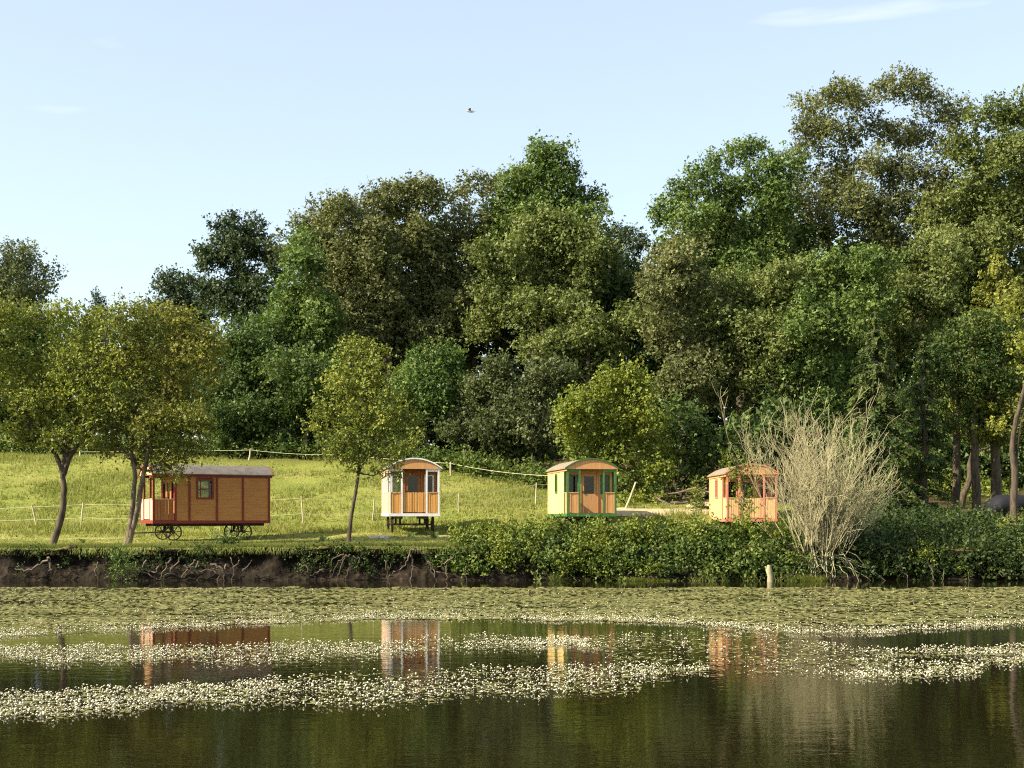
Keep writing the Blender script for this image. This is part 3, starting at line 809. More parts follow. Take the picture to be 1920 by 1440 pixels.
tree('young_tree', 'slender young yellow green tree beside the white trimmed caravan', 53.2, 655,
     [(682, 650, 24), (660, 685, 36), (702, 695, 34), (635, 720, 34), (680, 735, 44), (720, 735, 30), (610, 765, 28), (655, 785, 42), (705, 790, 42), (640, 830, 36), (690, 838, 40), (740, 800, 32), (760, 835, 26), (728, 858, 22), (660, 872, 22), (708, 890, 15), (738, 885, 13), (782, 820, 16), (770, 790, 22), (750, 770, 22), (650, 655, 18), (705, 660, 18), (600, 800, 18), (620, 850, 20)],
     L_WILLOW, 5.0, 0.72, 0.12, BARK, cat='tree', fork=0.6,
     stems=[([(655, 1046), (654, 1010), (658, 970), (666, 930), (671, 895), (674, 860), (678, 800), (682, 720)], 0.10, 0.035),
            ([(671, 893), (680, 870), (700, 850), (730, 830)], 0.05, 0.03)])
tree('sapling', 'thin leafy sapling in front of the pink trimmed caravan', 54.5, 1392,
     [(1357, 850, 9), (1365, 870, 10), (1385, 862, 11), (1392, 885, 14), (1378, 893, 12), (1405, 862, 8), (1390, 912, 13), (1402, 928, 14), (1388, 945, 12), (1400, 962, 13), (1385, 978, 12), (1398, 990, 12), (1415, 880, 7), (1410, 945, 8)],
     L_LIME, 4.6, 0.75, 0.04, BARK, cat='sapling', fork=0.2, sub=4,
     stems=[([(1393, 1020), (1392, 970), (1396, 930), (1390, 890), (1372, 860)], 0.035, 0.012), ([(1396, 935), (1400, 895), (1404, 865)], 0.02, 0.01)])
tree('sapling', 'small leafy sapling beside the left corner of the pink trimmed caravan', 58.5, 1306,
     [(1303, 905, 8), (1310, 918, 10), (1303, 935, 11), (1312, 948, 10), (1300, 958, 8)], L_LIME, 4.6, 0.9, 0.03, BARK, cat='sapling', fork=0.2, sub=4)
tree('birch_tree', 'curved slender birch at the right edge', 57, 1900,
     [(1960, 640, 60), (1990, 720, 55), (1930, 560, 45)], L_LARCH, 5.6, 0.8, 0.15, BARK, cat='birch', fork=0.6,
     stems=[([(1900, 990), (1901, 930), (1903, 880), (1897, 850), (1900, 810), (1912, 760), (1928, 700), (1945, 640)], 0.17, 0.06), ([(1903, 885), (1908, 840), (1914, 790), (1930, 740)], 0.06, 0.03)])
tree('trunk_tree', 'straight dark trunk between hanging conifer and lichen covered trunk', 70.6, 1790,
     [(1770, 720, 40), (1800, 650, 50), (1745, 680, 40), (1720, 740, 36), (1760, 800, 30), (1730, 850, 28), (1800, 780, 28)], L_SPRUCE, 5.6, 1.0, 0.24, BARK, fork=0.7,
     stems=[([(1790, 968), (1792, 900), (1794, 820), (1792, 720)], 0.24, 0.16)])
tree('trunk_tree', 'thick lichen covered trunk left of the dark trailer', 70, 1830,
     [(1830, 700, 44), (1865, 640, 50), (1815, 620, 45), (1880, 730, 40), (1850, 790, 32), (1800, 730, 30), (1890, 800, 30)], L_SPRUCE, 5.6, 1.0, 0.25, BARK, fork=0.7,
     stems=[([(1832, 975), (1830, 920), (1828, 840), (1826, 760), (1828, 690)], 0.25, 0.15)])


# bare shrub: a fan of pale stems
def bare_shrub():
    Y = 50.9
    base = W(1520, 1072, Y)
    root = empty('bare_shrub', base)
    mb = MB()

    def grow(p, d, length, r, lvl):
        k = 6
        pts = [p]; dd = d.copy()
        for i in range(k):
            dd = dd + rng.normal(size=3) * 0.10 + np.array([0, 0, 0.02 if lvl else 0.055])
            dd /= np.linalg.norm(dd)
            pts.append(pts[-1] + dd * length / k)
        pts = np.array(pts)
        mb.tube(pts, np.linspace(r, max(r * 0.35, 0.006), k + 1), 5 if lvl == 0 else 3, cap=False)
        if lvl < 3:
            nb_ = (8, 5, 2)[lvl] if lvl else 6 + int(rng.integers(0, 4))
            for _ in range(nb_):
                q = rng.integers(1, k + 1)
                e = dd * 0.8 + rng.normal(size=3) * (0.23, 0.28, 0.36)[lvl] + np.array([0, 0, 0.12])
                e /= np.linalg.norm(e)
                grow(pts[q], e, length * rng.uniform(0.32, 0.62), max(r * 0.42, 0.0065), lvl + 1)

    for i in range(40):
        a = rng.uniform(-0.50, 0.50) if i < 34 else rng.uniform(0.5, 0.95)
        d = np.array([math.sin(a), rng.normal() * 0.22, math.cos(a)])
        d /= np.linalg.norm(d)
        L_ = rng.uniform(3.0, 4.4) * (1 - 0.05 * abs(a)) * (0.8 if i >= 34 else 1)
        grow(base + np.array([rng.uniform(-0.35, 0.9), rng.normal() * 0.25, rng.uniform(-0.15, 0.25)]), d, L_, rng.uniform(0.015, 0.040), 0)
    mb.v = [v - base for v in mb.v]
    mb.build('stems', TWIG, root, smooth=True)
    # arching low stems that dip into the water
    m2 = MB()
    for i in range(34):
        a = rng.uniform(-0.9, 1.3)
        L_ = rng.uniform(0.7, 2.6)
        q = np.linspace(0, 1, 8)[:, None]
        p0 = np.array([rng.uniform(-0.3, 0.8), -0.1, rng.uniform(0.1, 0.6)])
        p2 = np.array([math.sin(a) * L_ + 0.6, -rng.uniform(0.1, 0.8), -base[2] - 0.05])
        p1 = (p0 + p2) / 2 + np.array([0, -0.1, rng.uniform(0.4, 1.3)])
        m2.tube(p0 * (1 - q) ** 2 + 2 * p1 * q * (1 - q) + p2 * q * q + rng.normal(size=(8, 3)) * 0.03, np.linspace(0.03, 0.01, 8), 4, cap=False)
    m2.build('arching_stems', TWIG, root, smooth=True)
    m3 = MB()
    m3.tube(wobble(np.array([0.3, 0, 0.1]), np.array([-1.25, -0.5, -base[2] + 0.12]), 7, 0.04), np.linspace(0.16, 0.09, 7), 8)
    m3.tube(wobble(np.array([0.4, 0, 0.0]), np.array([-0.9, -0.55, -base[2] - 0.02]), 7, 0.04), np.linspace(0.11, 0.05, 7), 6)
    m3.build('trunk', TWIG, root, smooth=True)
    tag(root, 'large bare shrub of pale grey stems fanning out over the bank', 'bare shrub')


bare_shrub()


# ------------------------------------------------------------------ caravans
WB_R, WB_N = 0.37, 8
def wheel_meshes():
    mb = MB()
    a = np.linspace(0, 2 * math.pi, 29)
    # rim with a rectangular section
    prof_ = [(WB_R - 0.045, -0.042), (WB_R, -0.042), (WB_R, 0.042), (WB_R - 0.045, 0.042)]
    V = np.array([[(w_, math.cos(t_) * r_, math.sin(t_) * r_) for (r_, w_) in prof_] for t_ in a[:-1]]).reshape(-1, 3)
    f = []
    for i in range(28):
        for j in range(4):
            f.append((i * 4 + j, i * 4 + (j + 1) % 4, ((i + 1) % 28) * 4 + (j + 1) % 4, ((i + 1) % 28) * 4 + j))
    mb.add(V, f)
    rim = mb.build('wheel', IRON); me_r = rim.data; bpy.data.objects.remove(rim)
    mb = MB(); mb.tube([(-0.07, 0, 0), (0.07, 0, 0)], 0.07, 10); h = mb.build('hub', IRON); me_h = h.data; bpy.data.objects.remove(h)
    mb = MB(); mb.tube([(0, 0, 0.05), (0, 0, WB_R - 0.03)], [0.022, 0.016], 5); s_ = mb.build('spoke', IRON); me_s = s_.data; bpy.data.objects.remove(s_)
    return me_r, me_h, me_s


ME_RIM, ME_HUB, ME_SPOKE = wheel_meshes()


def part(name, mat, parent, *boxes):
    mb = MB()
    for b in boxes: mb.box(*b)
    return mb.build(name, mat, parent)


def caravan(label, X, Y, zg, rot, L, wood, rail_wood, trim, roofm, gable_m, side_style, porch=1.0, gate=True, porch_wood=None, side_windows=(), center_open=False, Wd=2.3, rear_window=None):
    root = empty('caravan', (X, Y, zg), rot)
    tag(root, label, 'caravan')
    H0, HW, RISE = 0.88, 2.02, 0.44           # floor, wall height, roof rise
    hw_ = Wd / 2; z0 = H0; z1 = H0 + HW
    pw = porch_wood or wood
    # chassis, floor
    part('floor_frame', trim, root, (-hw_ - 0.01, hw_ + 0.01, -0.02, L + 0.02, z0 - 0.13, z0))
    part('floor', INTERIOR, root, (-hw_ + 0.02, hw_ - 0.02, 0.01, L - 0.02, z0, z0 + 0.03))
    part('chassis_beam', IRON, root, (-0.62, -0.52, 0.1, L - 0.1, z0 - 0.25, z0 - 0.13))
    part('chassis_beam', IRON, root, (0.52, 0.62, 0.1, L - 0.1, z0 - 0.25, z0 - 0.13))
    for ay in (0.95, L - 1.15):
        mb = MB(); mb.tube([(-0.98, ay, WB_R), (0.98, ay, WB_R)], 0.035, 6); mb.build('axle', IRON, root)
        for sx_ in (-0.57, 0.57):
            part('axle_bracket', IRON, root, (sx_ - 0.045, sx_ + 0.045, ay - 0.06, ay + 0.06, WB_R, z0 - 0.25))
        for sx_ in (-0.93, 0.93):
            wh = link(bpy.data.objects.new('wheel', ME_RIM), root)
            wh.location = (sx_, ay, WB_R); wh.rotation_euler = (rng.uniform(0, 1), 0, 0)
            link(bpy.data.objects.new('hub', ME_HUB), wh)
            for k in range(WB_N):
                sp = link(bpy.data.objects.new('spoke', ME_SPOKE), wh)
                sp.rotation_euler = (k * 2 * math.pi / WB_N, 0, 0)
    # draw bar under the porch end
    mb = MB(); mb.tube([(0.3, 0.9, WB_R), (0, -0.75, WB_R - 0.05)], 0.03, 6); mb.tube([(-0.3, 0.9, WB_R), (0, -0.72, WB_R - 0.05)], 0.03, 6); mb.build('draw_bar', IRON, root)

    def boards_x(name, x_plane, out, ya, yb, za, zb, holes, mat, bw=0.145):
        """vertical boards on a long side; holes: (y0, y1, z0, z1)"""
        n = max(1, round((yb - ya) / bw)); w_ = (yb - ya) / n
        for k in range(n):
            a_, b_ = ya + k * w_ + 0.004, ya + (k + 1) * w_ - 0.004
            segs = [(za, zb)]
            for (h0, h1, hz0, hz1) in holes:
                if b_ > h0 + 0.01 and a_ < h1 - 0.01: segs = [(za, hz0), (hz1, zb)]
            jit = 0.004 * ((k * 7) % 3 - 1)
            o_ = part('board', mat, root, *[(min(x_plane, x_plane + out * (0.03 + jit)), max(x_plane, x_plane + out * (0.03 + jit)), a_, b_, s0, s1) for s0, s1 in segs])

    def boards_y(name, y_plane, xa, xb, za, zb, mat, bw=0.105, tops=None):
        n = max(1, round((xb - xa) / bw)); w_ = (xb - xa) / n
        for k in range(n):
            a_, b_ = xa + k * w_ + 0.006, xa + (k + 1) * w_ - 0.006
            j = 0.006 * ((k * 5) % 3 - 1)
            part('rail_board', mat, root, (a_, b_, y_plane + j, y_plane + 0.026 + j, za, zb - 0.012 * ((k * 3) % 2)))

    # cabin long sides
    for sgn in (-1, 1):
        xp = sgn * (hw_ - 0.035)
        wins = list(side_windows[sgn])
        ya, yb = porch, L
        # inner lining with window holes
        lin = []
        cur = ya
        for (wy0, wy1, wz0, wz1) in sorted(wins):
            lin.append((cur, wy0, z0, z1)); lin.append((wy0, wy1, z0, wz0)); lin.append((wy0, wy1, wz1, z1)); cur = wy1
        lin.append((cur, yb, z0, z1))
        x_a, x_b = sorted((xp, xp - sgn * 0.03))
        part('side_lining', INTERIOR, root, *[(x_a, x_b, a_, b_, c_, d_) for a_, b_, c_, d_ in lin])
        if side_style == 'horizontal':
            # lapped boards, panel by panel between battens
            edges = [porch, porch + 0.62, porch + 1.86, porch + 3.05, L] if sgn > 0 else [porch, porch + 1.2, porch + 2.5, L]
            for e0, e1 in zip(edges[:-1], edges[1:]):
                mb = MB()
                nbd = 17; hb = HW / nbd
                for k in range(nbd):
                    za, zb = z0 + k * hb, z0 + (k + 1) * hb
                    spans = [(e0, e1)]
                    for (h0, h1, hz0, hz1) in wins:
                        if e0 - 0.01 <= h0 and h1 <= e1 + 0.01 and zb > hz0 + 0.01 and za < hz1 - 0.01: spans = [(e0, h0), (h1, e1)]
                    for (a_, b_) in spans:
                        xi = xp; xo0 = xp + sgn * 0.036; xo1 = xp + sgn * 0.029
                        mb.add([(xi, a_, za), (xi, b_, za), (xo0, b_, za), (xo0, a_, za), (xi, a_, zb), (xi, b_, zb), (xo1, b_, zb), (xo1, a_, zb)],
                               [(0, 1, 2, 3), (4, 7, 6, 5), (3, 2, 6, 7), (0, 4, 5, 1), (0, 3, 7, 4), (1, 5, 6, 2)])
                mb.build('siding', wood, root)
            for e in edges:
                a_, b_ = (e - 0.045, e + 0.045) if e < L else (e - 0.09, e + 0.005)
                xx = sorted((xp, xp + sgn * 0.06))
                part('batten', trim, root, (xx[0], xx[1], a_, b_, z0 + 0.002, z1))
        else:
            boards_x('board', xp, sgn, ya, yb, z0, z1, wins, wood)
            for e in (porch, L):
                a_, b_ = (e - 0.04, e + 0.04) if e < L else (e - 0.08, e + 0.006)
                xx = sorted((xp, xp + sgn * 0.055))
                part('corner_trim', trim if e < L else wood, root, (xx[0], xx[1], a_, b_, z0 + 0.002, z1))
        for (wy0, wy1, wz0, wz1) in wins:
            xx = sorted((xp - sgn * 0.02, xp + sgn * 0.065))
            f_ = 0.07
            wo_ = part('window', trim, root, (xx[0], xx[1], wy0 - f_, wy0 + 0.01, wz0 - f_, wz1 + f_), (xx[0], xx[1], wy1 - 0.01, wy1 + f_, wz0 - f_, wz1 + f_),
                       (xx[0], xx[1], wy0 + 0.01, wy1 - 0.01, wz0 - f_, wz0 + 0.01), (xx[0], xx[1], wy0 + 0.01, wy1 - 0.01, wz1 - 0.01, wz1 + f_))
            part('pane', GLASS, wo_, (xp - 0.003, xp + 0.003, wy0 + 0.01, wy1 - 0.01, wz0 + 0.01, wz1 - 0.01))
            ym = (wy0 + wy1) / 2; zm = (wz0 + wz1) / 2
            xx = sorted((xp - sgn * 0.012, xp + sgn * 0.02))
            if wy1 - wy0 > 0.5:
                part('glazing_bar', trim, wo_, (xx[0], xx[1], ym - 0.22, ym - 0.185, wz0 + 0.01, wz1 - 0.01), (xx[0], xx[1], ym - 0.185, wy1 - 0.12, zm - 0.025, zm + 0.025))
    # rear end wall
    if rear_window:
        ra, rb = rear_window; rz0, rz1 = z0 + 0.95, z0 + 1.72
        part('rear_wall', wood, root, *[(a_, b_, L - 0.05, L - 0.005, c_, d_) for a_, b_, c_, d_ in ((-hw_ + 0.04, ra, z0, z1 + 0.05), (ra, rb, z0, rz0), (ra, rb, rz1, z1 + 0.05), (rb, hw_ - 0.04, z0, z1 + 0.05))])
        part('pane', GLASS, root, (ra, rb, L - 0.03, L - 0.025, rz0, rz1))
    else:
        part('rear_wall', wood, root, (-hw_ + 0.04, hw_ - 0.04, L - 0.05, L - 0.005, z0, z1 + 0.05))
    # porch back wall with door and windows
    yb = porch
    dx0, dx1 = (-0.36, 0.36)
    wl = [(-0.94, -0.52), (0.58, 0.92)]
    zs, zt_ = z0 + 0.95, z0 + 1.72
    bxs = [(-hw_ + 0.04, wl[0][0], z0, z1), (wl[0][0], wl[0][1], z0, zs), (wl[0][0], wl[0][1], zt_, z1), (wl[0][1], dx0, z0, z1), (dx0, dx1, z0 + 1.86, z1),
           (dx1, wl[1][0], z0, z1), (wl[1][0], wl[1][1], z0, zs), (wl[1][0], wl[1][1], zt_, z1), (wl[1][1], hw_ - 0.04, z0, z1)]
    part('porch_wall', pw, root, *[(a_, b_, yb, yb + 0.05, c_, d_) for a_, b_, c_, d_ in bxs])
    door = part('door', pw, root, (dx0 + 0.01, dx1 - 0.01, yb - 0.012, yb + 0.03, z0 + 0.03, z0 + 0.9), (dx0 + 0.01, dx0 + 0.13, yb - 0.012, yb + 0.03, z0 + 0.9, z0 + 1.84),
                (dx1 - 0.13, dx1 - 0.01, yb - 0.012, yb + 0.03, z0 + 0.9, z0 + 1.84), (dx0 + 0.13, dx1 - 0.13, yb - 0.012, yb + 0.03, z0 + 1.7, z0 + 1.84))
    part('pane', GLASS, door, (dx0 + 0.13, dx1 - 0.13, yb + 0.006, yb + 0.012, z0 + 0.9, z0 + 1.7))
    part('handle', IRON, door, (dx0 + 0.05, dx0 + 0.08, yb - 0.06, yb - 0.012, z0 + 0.93, z0 + 1.05))
    part('door_frame', pw, root, (dx0 - 0.07, dx0, yb - 0.03, yb - 0.001, z0 + 0.03, z0 + 1.93), (dx1, dx1 + 0.07, yb - 0.03, yb - 0.001, z0 + 0.03, z0 + 1.93), (dx0, dx1, yb - 0.03, yb - 0.001, z0 + 1.86, z0 + 1.93))
    for a_, b_ in wl:
        wf = part('porch_window', trim, root, (a_ - 0.05, a_ + 0.012, yb - 0.025, yb + 0.055, zs - 0.05, zt_ + 0.05), (b_ - 0.012, b_ + 0.05, yb - 0.025, yb + 0.055, zs - 0.05, zt_ + 0.05),
                  (a_ + 0.012, b_ - 0.012, yb - 0.025, yb + 0.055, zs - 0.05, zs + 0.012), (a_ + 0.012, b_ - 0.012, yb - 0.025, yb + 0.055, zt_ - 0.012, zt_ + 0.05))
        part('pane', GLASS, wf, (a_ + 0.012, b_ - 0.012, yb + 0.02, yb + 0.025, zs + 0.012, zt_ - 0.012))
    # porch posts, rails, beams
    rh = 0.93
    ix = 0.56
    for x_ in (-hw_ + 0.045, -ix, ix, hw_ - 0.045):
        part('post', trim, root, (x_ - 0.036, x_ + 0.036, -0.012, 0.075, z0, z1))
    for a_, b_ in ((-hw_ + 0.09, -ix - 0.045), (ix + 0.045, hw_ - 0.09)):
        boards_y('rail_board', 0.01, a_, b_, z0 + 0.01, z0 + rh, rail_wood)
        part('hand_rail', rail_wood, root, (a_, b_, -0.02, 0.07, z0 + rh, z0 + rh + 0.035))
        part('bay_beam', trim, root, (a_, b_, 0.0, 0.06, z1 - 0.13, z1 - 0.01))
    if gate:
        boards_y('rail_board', 0.03, -ix + 0.05, -0.012, z0 + 0.06, z0 + rh + 0.02, rail_wood)
        boards_y('rail_board', 0.03, 0.012, ix - 0.05, z0 + 0.06, z0 + rh + 0.02, rail_wood)
    for sgn in (-1, 1):
        n = 7; w_ = (porch - 0.16) / n
        for k in range(n):
            xx = sorted((sgn * (hw_ - 0.01), sgn * (hw_ - 0.036)))
            part('rail_board', rail_wood if side_style == 'vertical' else WOOD_DARK, root, (xx[0], xx[1], 0.085 + k * w_ + 0.008, 0.085 + (k + 1) * w_ - 0.008, z0 + 0.01, z0 + rh))
        xx = sorted((sgn * (hw_ + 0.005), sgn * (hw_ - 0.07)))
        part('hand_rail', rail_wood, root, (xx[0], xx[1], 0.085, porch - 0.045, z0 + rh, z0 + rh + 0.035))
        xx = sorted((sgn * (hw_ - 0.005), sgn * (hw_ - 0.06)))
        part('bay_beam', trim, root, (xx[0], xx[1], 0.085, porch - 0.045, z1 - 0.10, z1 - 0.01))
    # arched gable boards at both ends
    ov = 0.10
    arc = [(-hw_ - 0.02 + (Wd + 0.04) * k / 20) for k in range(21)]
    def az(x_): return RISE * (1 - (abs(x_) / (hw_ + ov)) ** 2.1)
    for (ya, yb2) in ((-0.035, 0.05), (L - 0.05, L - 0.012)):
        V = []; f = []
        for x_ in arc:
            for y_ in (ya, yb2):
                V += [(x_, y_, z1 - 0.012 if abs(x_) < hw_ else z1), (x_, y_, z1 + max(az(x_) - 0.006, 0.01))]
        for k in range(20):
            b_ = k * 4
            f += [(b_, b_ + 4, b_ + 5, b_ + 1), (b_ + 2, b_ + 3, b_ + 7, b_ + 6), (b_ + 1, b_ + 5, b_ + 7, b_ + 3), (b_, b_ + 2, b_ + 6, b_ + 4)]
        mb = MB(); mb.add(V, f); mb.build('gable', gable_m, root)
    # roof vault with thickness, and a painted edge strip at the front
    def vault(ya, yb2, th0, th1, xo, name, mat, parent):
        V = []; f = []
        xs_ = np.linspace(-xo, xo, 25)
        for x_ in xs_:
            zz = z1 + RISE * (1 - (abs(x_) / (hw_ + ov)) ** 2.1)
            for y_ in (ya, yb2):
                V += [(x_, y_, zz + th0), (x_, y_, zz + th1)]
        for k in range(24):
            b_ = k * 4
            f += [(b_, b_ + 4, b_ + 5, b_ + 1), (b_ + 2, b_ + 3, b_ + 7, b_ + 6), (b_ + 1, b_ + 5, b_ + 7, b_ + 3), (b_, b_ + 2, b_ + 6, b_ + 4)]
        f += [(0, 1, 3, 2), (96, 98, 99, 97)]
        mb = MB(); mb.add(V, f); return mb.build(name, mat, parent)
    roof = vault(-0.06, L + 0.12, 0.0, 0.045, hw_ + ov, 'roof', roofm, root)
    vault(-0.085, -0.061, -0.012, 0.05, hw_ + ov + 0.012, 'roof_edge', trim, roof)
    vault(L + 0.121, L + 0.15, -0.012, 0.05, hw_ + ov + 0.012, 'roof_edge', trim, roof)
    for sgn in (-1, 1):
        xx = sorted((sgn * (hw_ + 0.002), sgn * (hw_ + 0.03)))
        part('eave_board', trim if side_style == 'horizontal' else gable_m, roof, (xx[0], xx[1], -0.034, L + 0.1, z1 - 0.10, z1 + 0.03))
    return root


SW = lambda a_, b_, d_=0.0: {1: [(a_, b_, 0.88 + 1.02, 0.88 + 1.80)], -1: [(a_ + d_, b_ + d_, 0.88 + 1.02, 0.88 + 1.80)]}
caravan('orange wooden caravan with dark red trim and spoked wheels, the long side showing', -16.23, 59.0, 1.36, math.radians(-61), 5.3,
        WOOD_ORANGE, WOOD_PALE, PAINT_RED, ROOF_FELT, WOOD_PEACH, 'horizontal', porch=0.98, side_windows=SW(1.98, 2.62, 0.5), gate=True)
caravan('small caravan with white posts and honey board gate, behind the young tree', -4.41, 60.0, 1.68, math.radians(9.5), 4.6,
        WOOD_PALE, WOOD_HONEY, PAINT_WHITE, ROOF_FELT, WOOD_TAN, 'vertical', porch=0.85, side_windows=SW(2.4, 2.85), porch_wood=WOOD_DARK, rear_window=(-0.62, -0.15))
caravan('yellow wooden caravan with green posts and green arched roof edge', 3.61, 60.0, 1.67, math.radians(9), 4.6,
        WOOD_YELLOW, WOOD_TAN, PAINT_GREEN, ROOF_BROWN, WOOD_TAN, 'vertical', porch=0.62, gate=False, side_windows=SW(2.3, 2.75), porch_wood=WOOD_TAN)
caravan('peach wooden caravan with pink red posts, half hidden by bare shrub', 10.84, 60.0, 1.43, math.radians(1), 4.6,
        WOOD_PEACH, WOOD_PEACH, PAINT_PINK, ROOF_BROWN, WOOD_TAN, 'vertical', porch=1.0, gate=True, side_windows=SW(2.4, 2.85), porch_wood=WOOD_TAN)


# ------------------------------------------------------------------ stuff: grass, hedges, thickets
def blades(name, X, Y, h, wd, lab, cat, tint0=0.5, lean=0.35, per=5, zoff=0.0):
    n = len(X); m_ = n * per
    X = np.repeat(X, per) + rng.normal(size=m_) * 0.05; Y = np.repeat(Y, per) + rng.normal(size=m_) * 0.05
    hh = np.repeat(h, per) * rng.uniform(0.5, 1.2, m_)
    tt = np.repeat(rng.normal(size=n) * 0.12, per) + tint0 + rng.normal(size=m_) * 0.12
    Z = land(X, Y) - 0.02 + zoff
    a_ = rng.uniform(0, 2 * math.pi, m_)
    dx, dy = np.cos(a_) * wd / 2, np.sin(a_) * wd / 2
    lx, ly = rng.normal(size=m_) * lean * hh, rng.normal(size=m_) * lean * hh
    V = np.stack([np.stack([X - dx, Y - dy, Z], -1), np.stack([X + dx, Y + dy, Z], -1), np.stack([X + lx, Y + ly, Z + hh], -1)], 1)
    o_ = mesh_np(name, V.reshape(-1, 3), np.arange(3 * m_).reshape(-1, 3), L_GRASS, tint=tt)
    tag(o_, lab, cat, kind='stuff')
    return o_


def hedge_y(X):
    return np.interp(X, [-40, -11, 0.5, 4, 12, 40], [87.5, 85.5, 79, 76, 80, 84])


n = 42000
X = rng.uniform(-36, 13, n); Y = rng.uniform(63.3, 87, n)
dens = 0.55 + 1.1 * fbm(X * 0.25, Y * 0.25, 41, 3)
pd = np.min(np.hypot(X[:, None] - cx[None, ::3], Y[:, None] - cy[None, ::3]), axis=1)
k = (Y < hedge_y(X) + 0.5) & (rng.random(n) < dens) & (pd > 1.7) & ((X < 6) | (Y < 69.5))
X, Y = X[k], Y[k]
hh = 0.13 + 0.20 * np.clip(fbm(X * 0.5, Y * 0.5, 42, 2) + 0.5, 0, 1)
hh = hh + 0.20 * np.exp(-((Y - 64.6) / 1.0) ** 2) * (0.4 + np.clip(fbm(X * 0.6, Y * 0, 44, 2) + 0.5, 0, 1))
blades('meadow_grass', X, Y, hh, 0.042, 'sunlit yellow green meadow grass on the slope behind the fence', 'grass', 0.5)
n = 26000
X = rng.uniform(-24, 9, n); Y = 51.6 + rng.random(n) ** 1.3 * 12
k = (Y > bank_y(X) + 0.1) & (rng.random(n) < 0.6 + fbm(X * 0.4, Y * 0.4, 43, 2))
X, Y = X[k], Y[k]
hh = np.where(Y > 61.8, 0.16, 0.05) + 0.05 * rng.random(len(X)) + 0.10 * (Y < bank_y(X) + 0.7)
blades('lawn_grass', X, Y, hh, 0.04, 'short mown grass around the caravans down to the bank edge', 'grass', 0.5, 0.5, 4)
n = 9000
X = rng.uniform(15, 32, n); Y = rng.uniform(52.5, 72, n)
blades('shaded_grass', X, Y, 0.12 + 0.12 * rng.random(n), 0.05, 'rough grass under the trees around the dark trailer', 'grass', 0.35, 0.5, 4)


def thicket(name, lab, cat, centers, radii, leaf, mat, cover=1.5, up=0.1, stems_r=0.012):
    P, N, T = lobes_points(centers, radii, leaf, cover, up, 0.45, 5, 0.8)
    gz = np.where(P[:, 1] > 52.3, land(P[:, 0], P[:, 1]), 0.0)
    k_ = P[:, 2] > np.where(P[:, 1] > 52.3, gz - 0.02, 0.01)
    P, N, T = P[k_], N[k_], T[k_]
    l = leaf * rng.uniform(0.7, 1.4, len(P))
    V, Fq = leaf_quads(P, N, l, l * 0.6, 0.2)
    o_ = mesh_np(name, V, Fq, mat, tint=T)
    tag(o_, lab, cat, kind='stuff')
    return o_


# brambles on the bank from the white trimmed caravan to the bare shrub
Cs, Rs = [], []
for px in np.arange(835, 1500, 9.0):
    x_ = (px - 960) / F * 52.5
    e = float(np.interp(px, [835, 870, 930, 1000, 1200, 1450, 1500], [0.1, 0.55, 0.85, 1.0, 1.0, 1.08, 0.8]))
    for dy, zz, rr_ in ((1.6, 1.5, 0.38), (0.9, 1.55, 0.40), (0.3, 1.38, 0.43), (-0.10, 1.15, 0.4), (-0.40, 0.95, 0.4), (-0.65, 0.62, 0.38), (-0.85, 0.3, 0.3)):
        if zz < 0.7 and px < 1060 and rng.random() < 0.6: continue
        if rng.random() < 0.14: continue
        hv_ = 1 + (0.34 * float(fbm(x_ * 0.45, 0.0, 91, 3)) if zz > 1.2 else 0)
        Cs.append((x_ + rng.normal() * 0.15, 51.4 + dy + rng.normal() * 0.14, zz * hv_ * (0.55 + 0.45 * e) + rng.normal() * 0.14))
        Rs.append(rr_ * rng.uniform(0.45, 1.2) * (0.65 + 0.4 * e))
Cs, Rs = np.array(Cs), np.array(Rs)
net = (fbm(Cs[:, 0] * 0.6, Cs[:, 2] * 0.9, 93, 3) > 0.16)
thicket('bramble_thicket', 'green bramble thicket covering the bank below the two right caravans', 'brambles', Cs[~net], Rs[~net], 0.125, L_BRAMBLE, 1.2)
Cn, Rn = list(Cs[net] + np.array([0, -0.05, 0.06])), list(Rs[net] * 1.05)
for _ in range(70):
    px = rng.uniform(850, 1490); x_ = (px - 960) / F * 52.2; zt_ = rng.uniform(1.55, 2.15); y_ = 51.2 + rng.uniform(0, 1.6)
    lean_ = rng.normal() * 0.12
    for q_ in range(5):
        Cn.append((x_ + lean_ * q_ * 0.3, y_, zt_ - 0.14 * q_)); Rn.append(0.05 + 0.022 * q_)
thicket('nettle_stand', 'paler upright nettles growing through the brambles on the bank', 'nettles', np.array(Cn), np.array(Rn), 0.10, L_LIME, 1.0, up=0.9)
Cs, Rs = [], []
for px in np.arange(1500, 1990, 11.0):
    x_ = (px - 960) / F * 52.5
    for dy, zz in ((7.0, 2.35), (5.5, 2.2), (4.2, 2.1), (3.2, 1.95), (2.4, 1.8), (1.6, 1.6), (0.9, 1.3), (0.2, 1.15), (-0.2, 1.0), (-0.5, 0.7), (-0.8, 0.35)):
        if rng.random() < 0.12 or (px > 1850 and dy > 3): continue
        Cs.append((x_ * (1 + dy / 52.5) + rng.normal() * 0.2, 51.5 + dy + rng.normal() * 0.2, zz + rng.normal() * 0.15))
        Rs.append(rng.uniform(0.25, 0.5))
thicket('bank_undergrowth', 'dark undergrowth on the bank right of the bare shrub', 'undergrowth', np.array(Cs), np.array(Rs), 0.13, L_SHADE, 1.0)
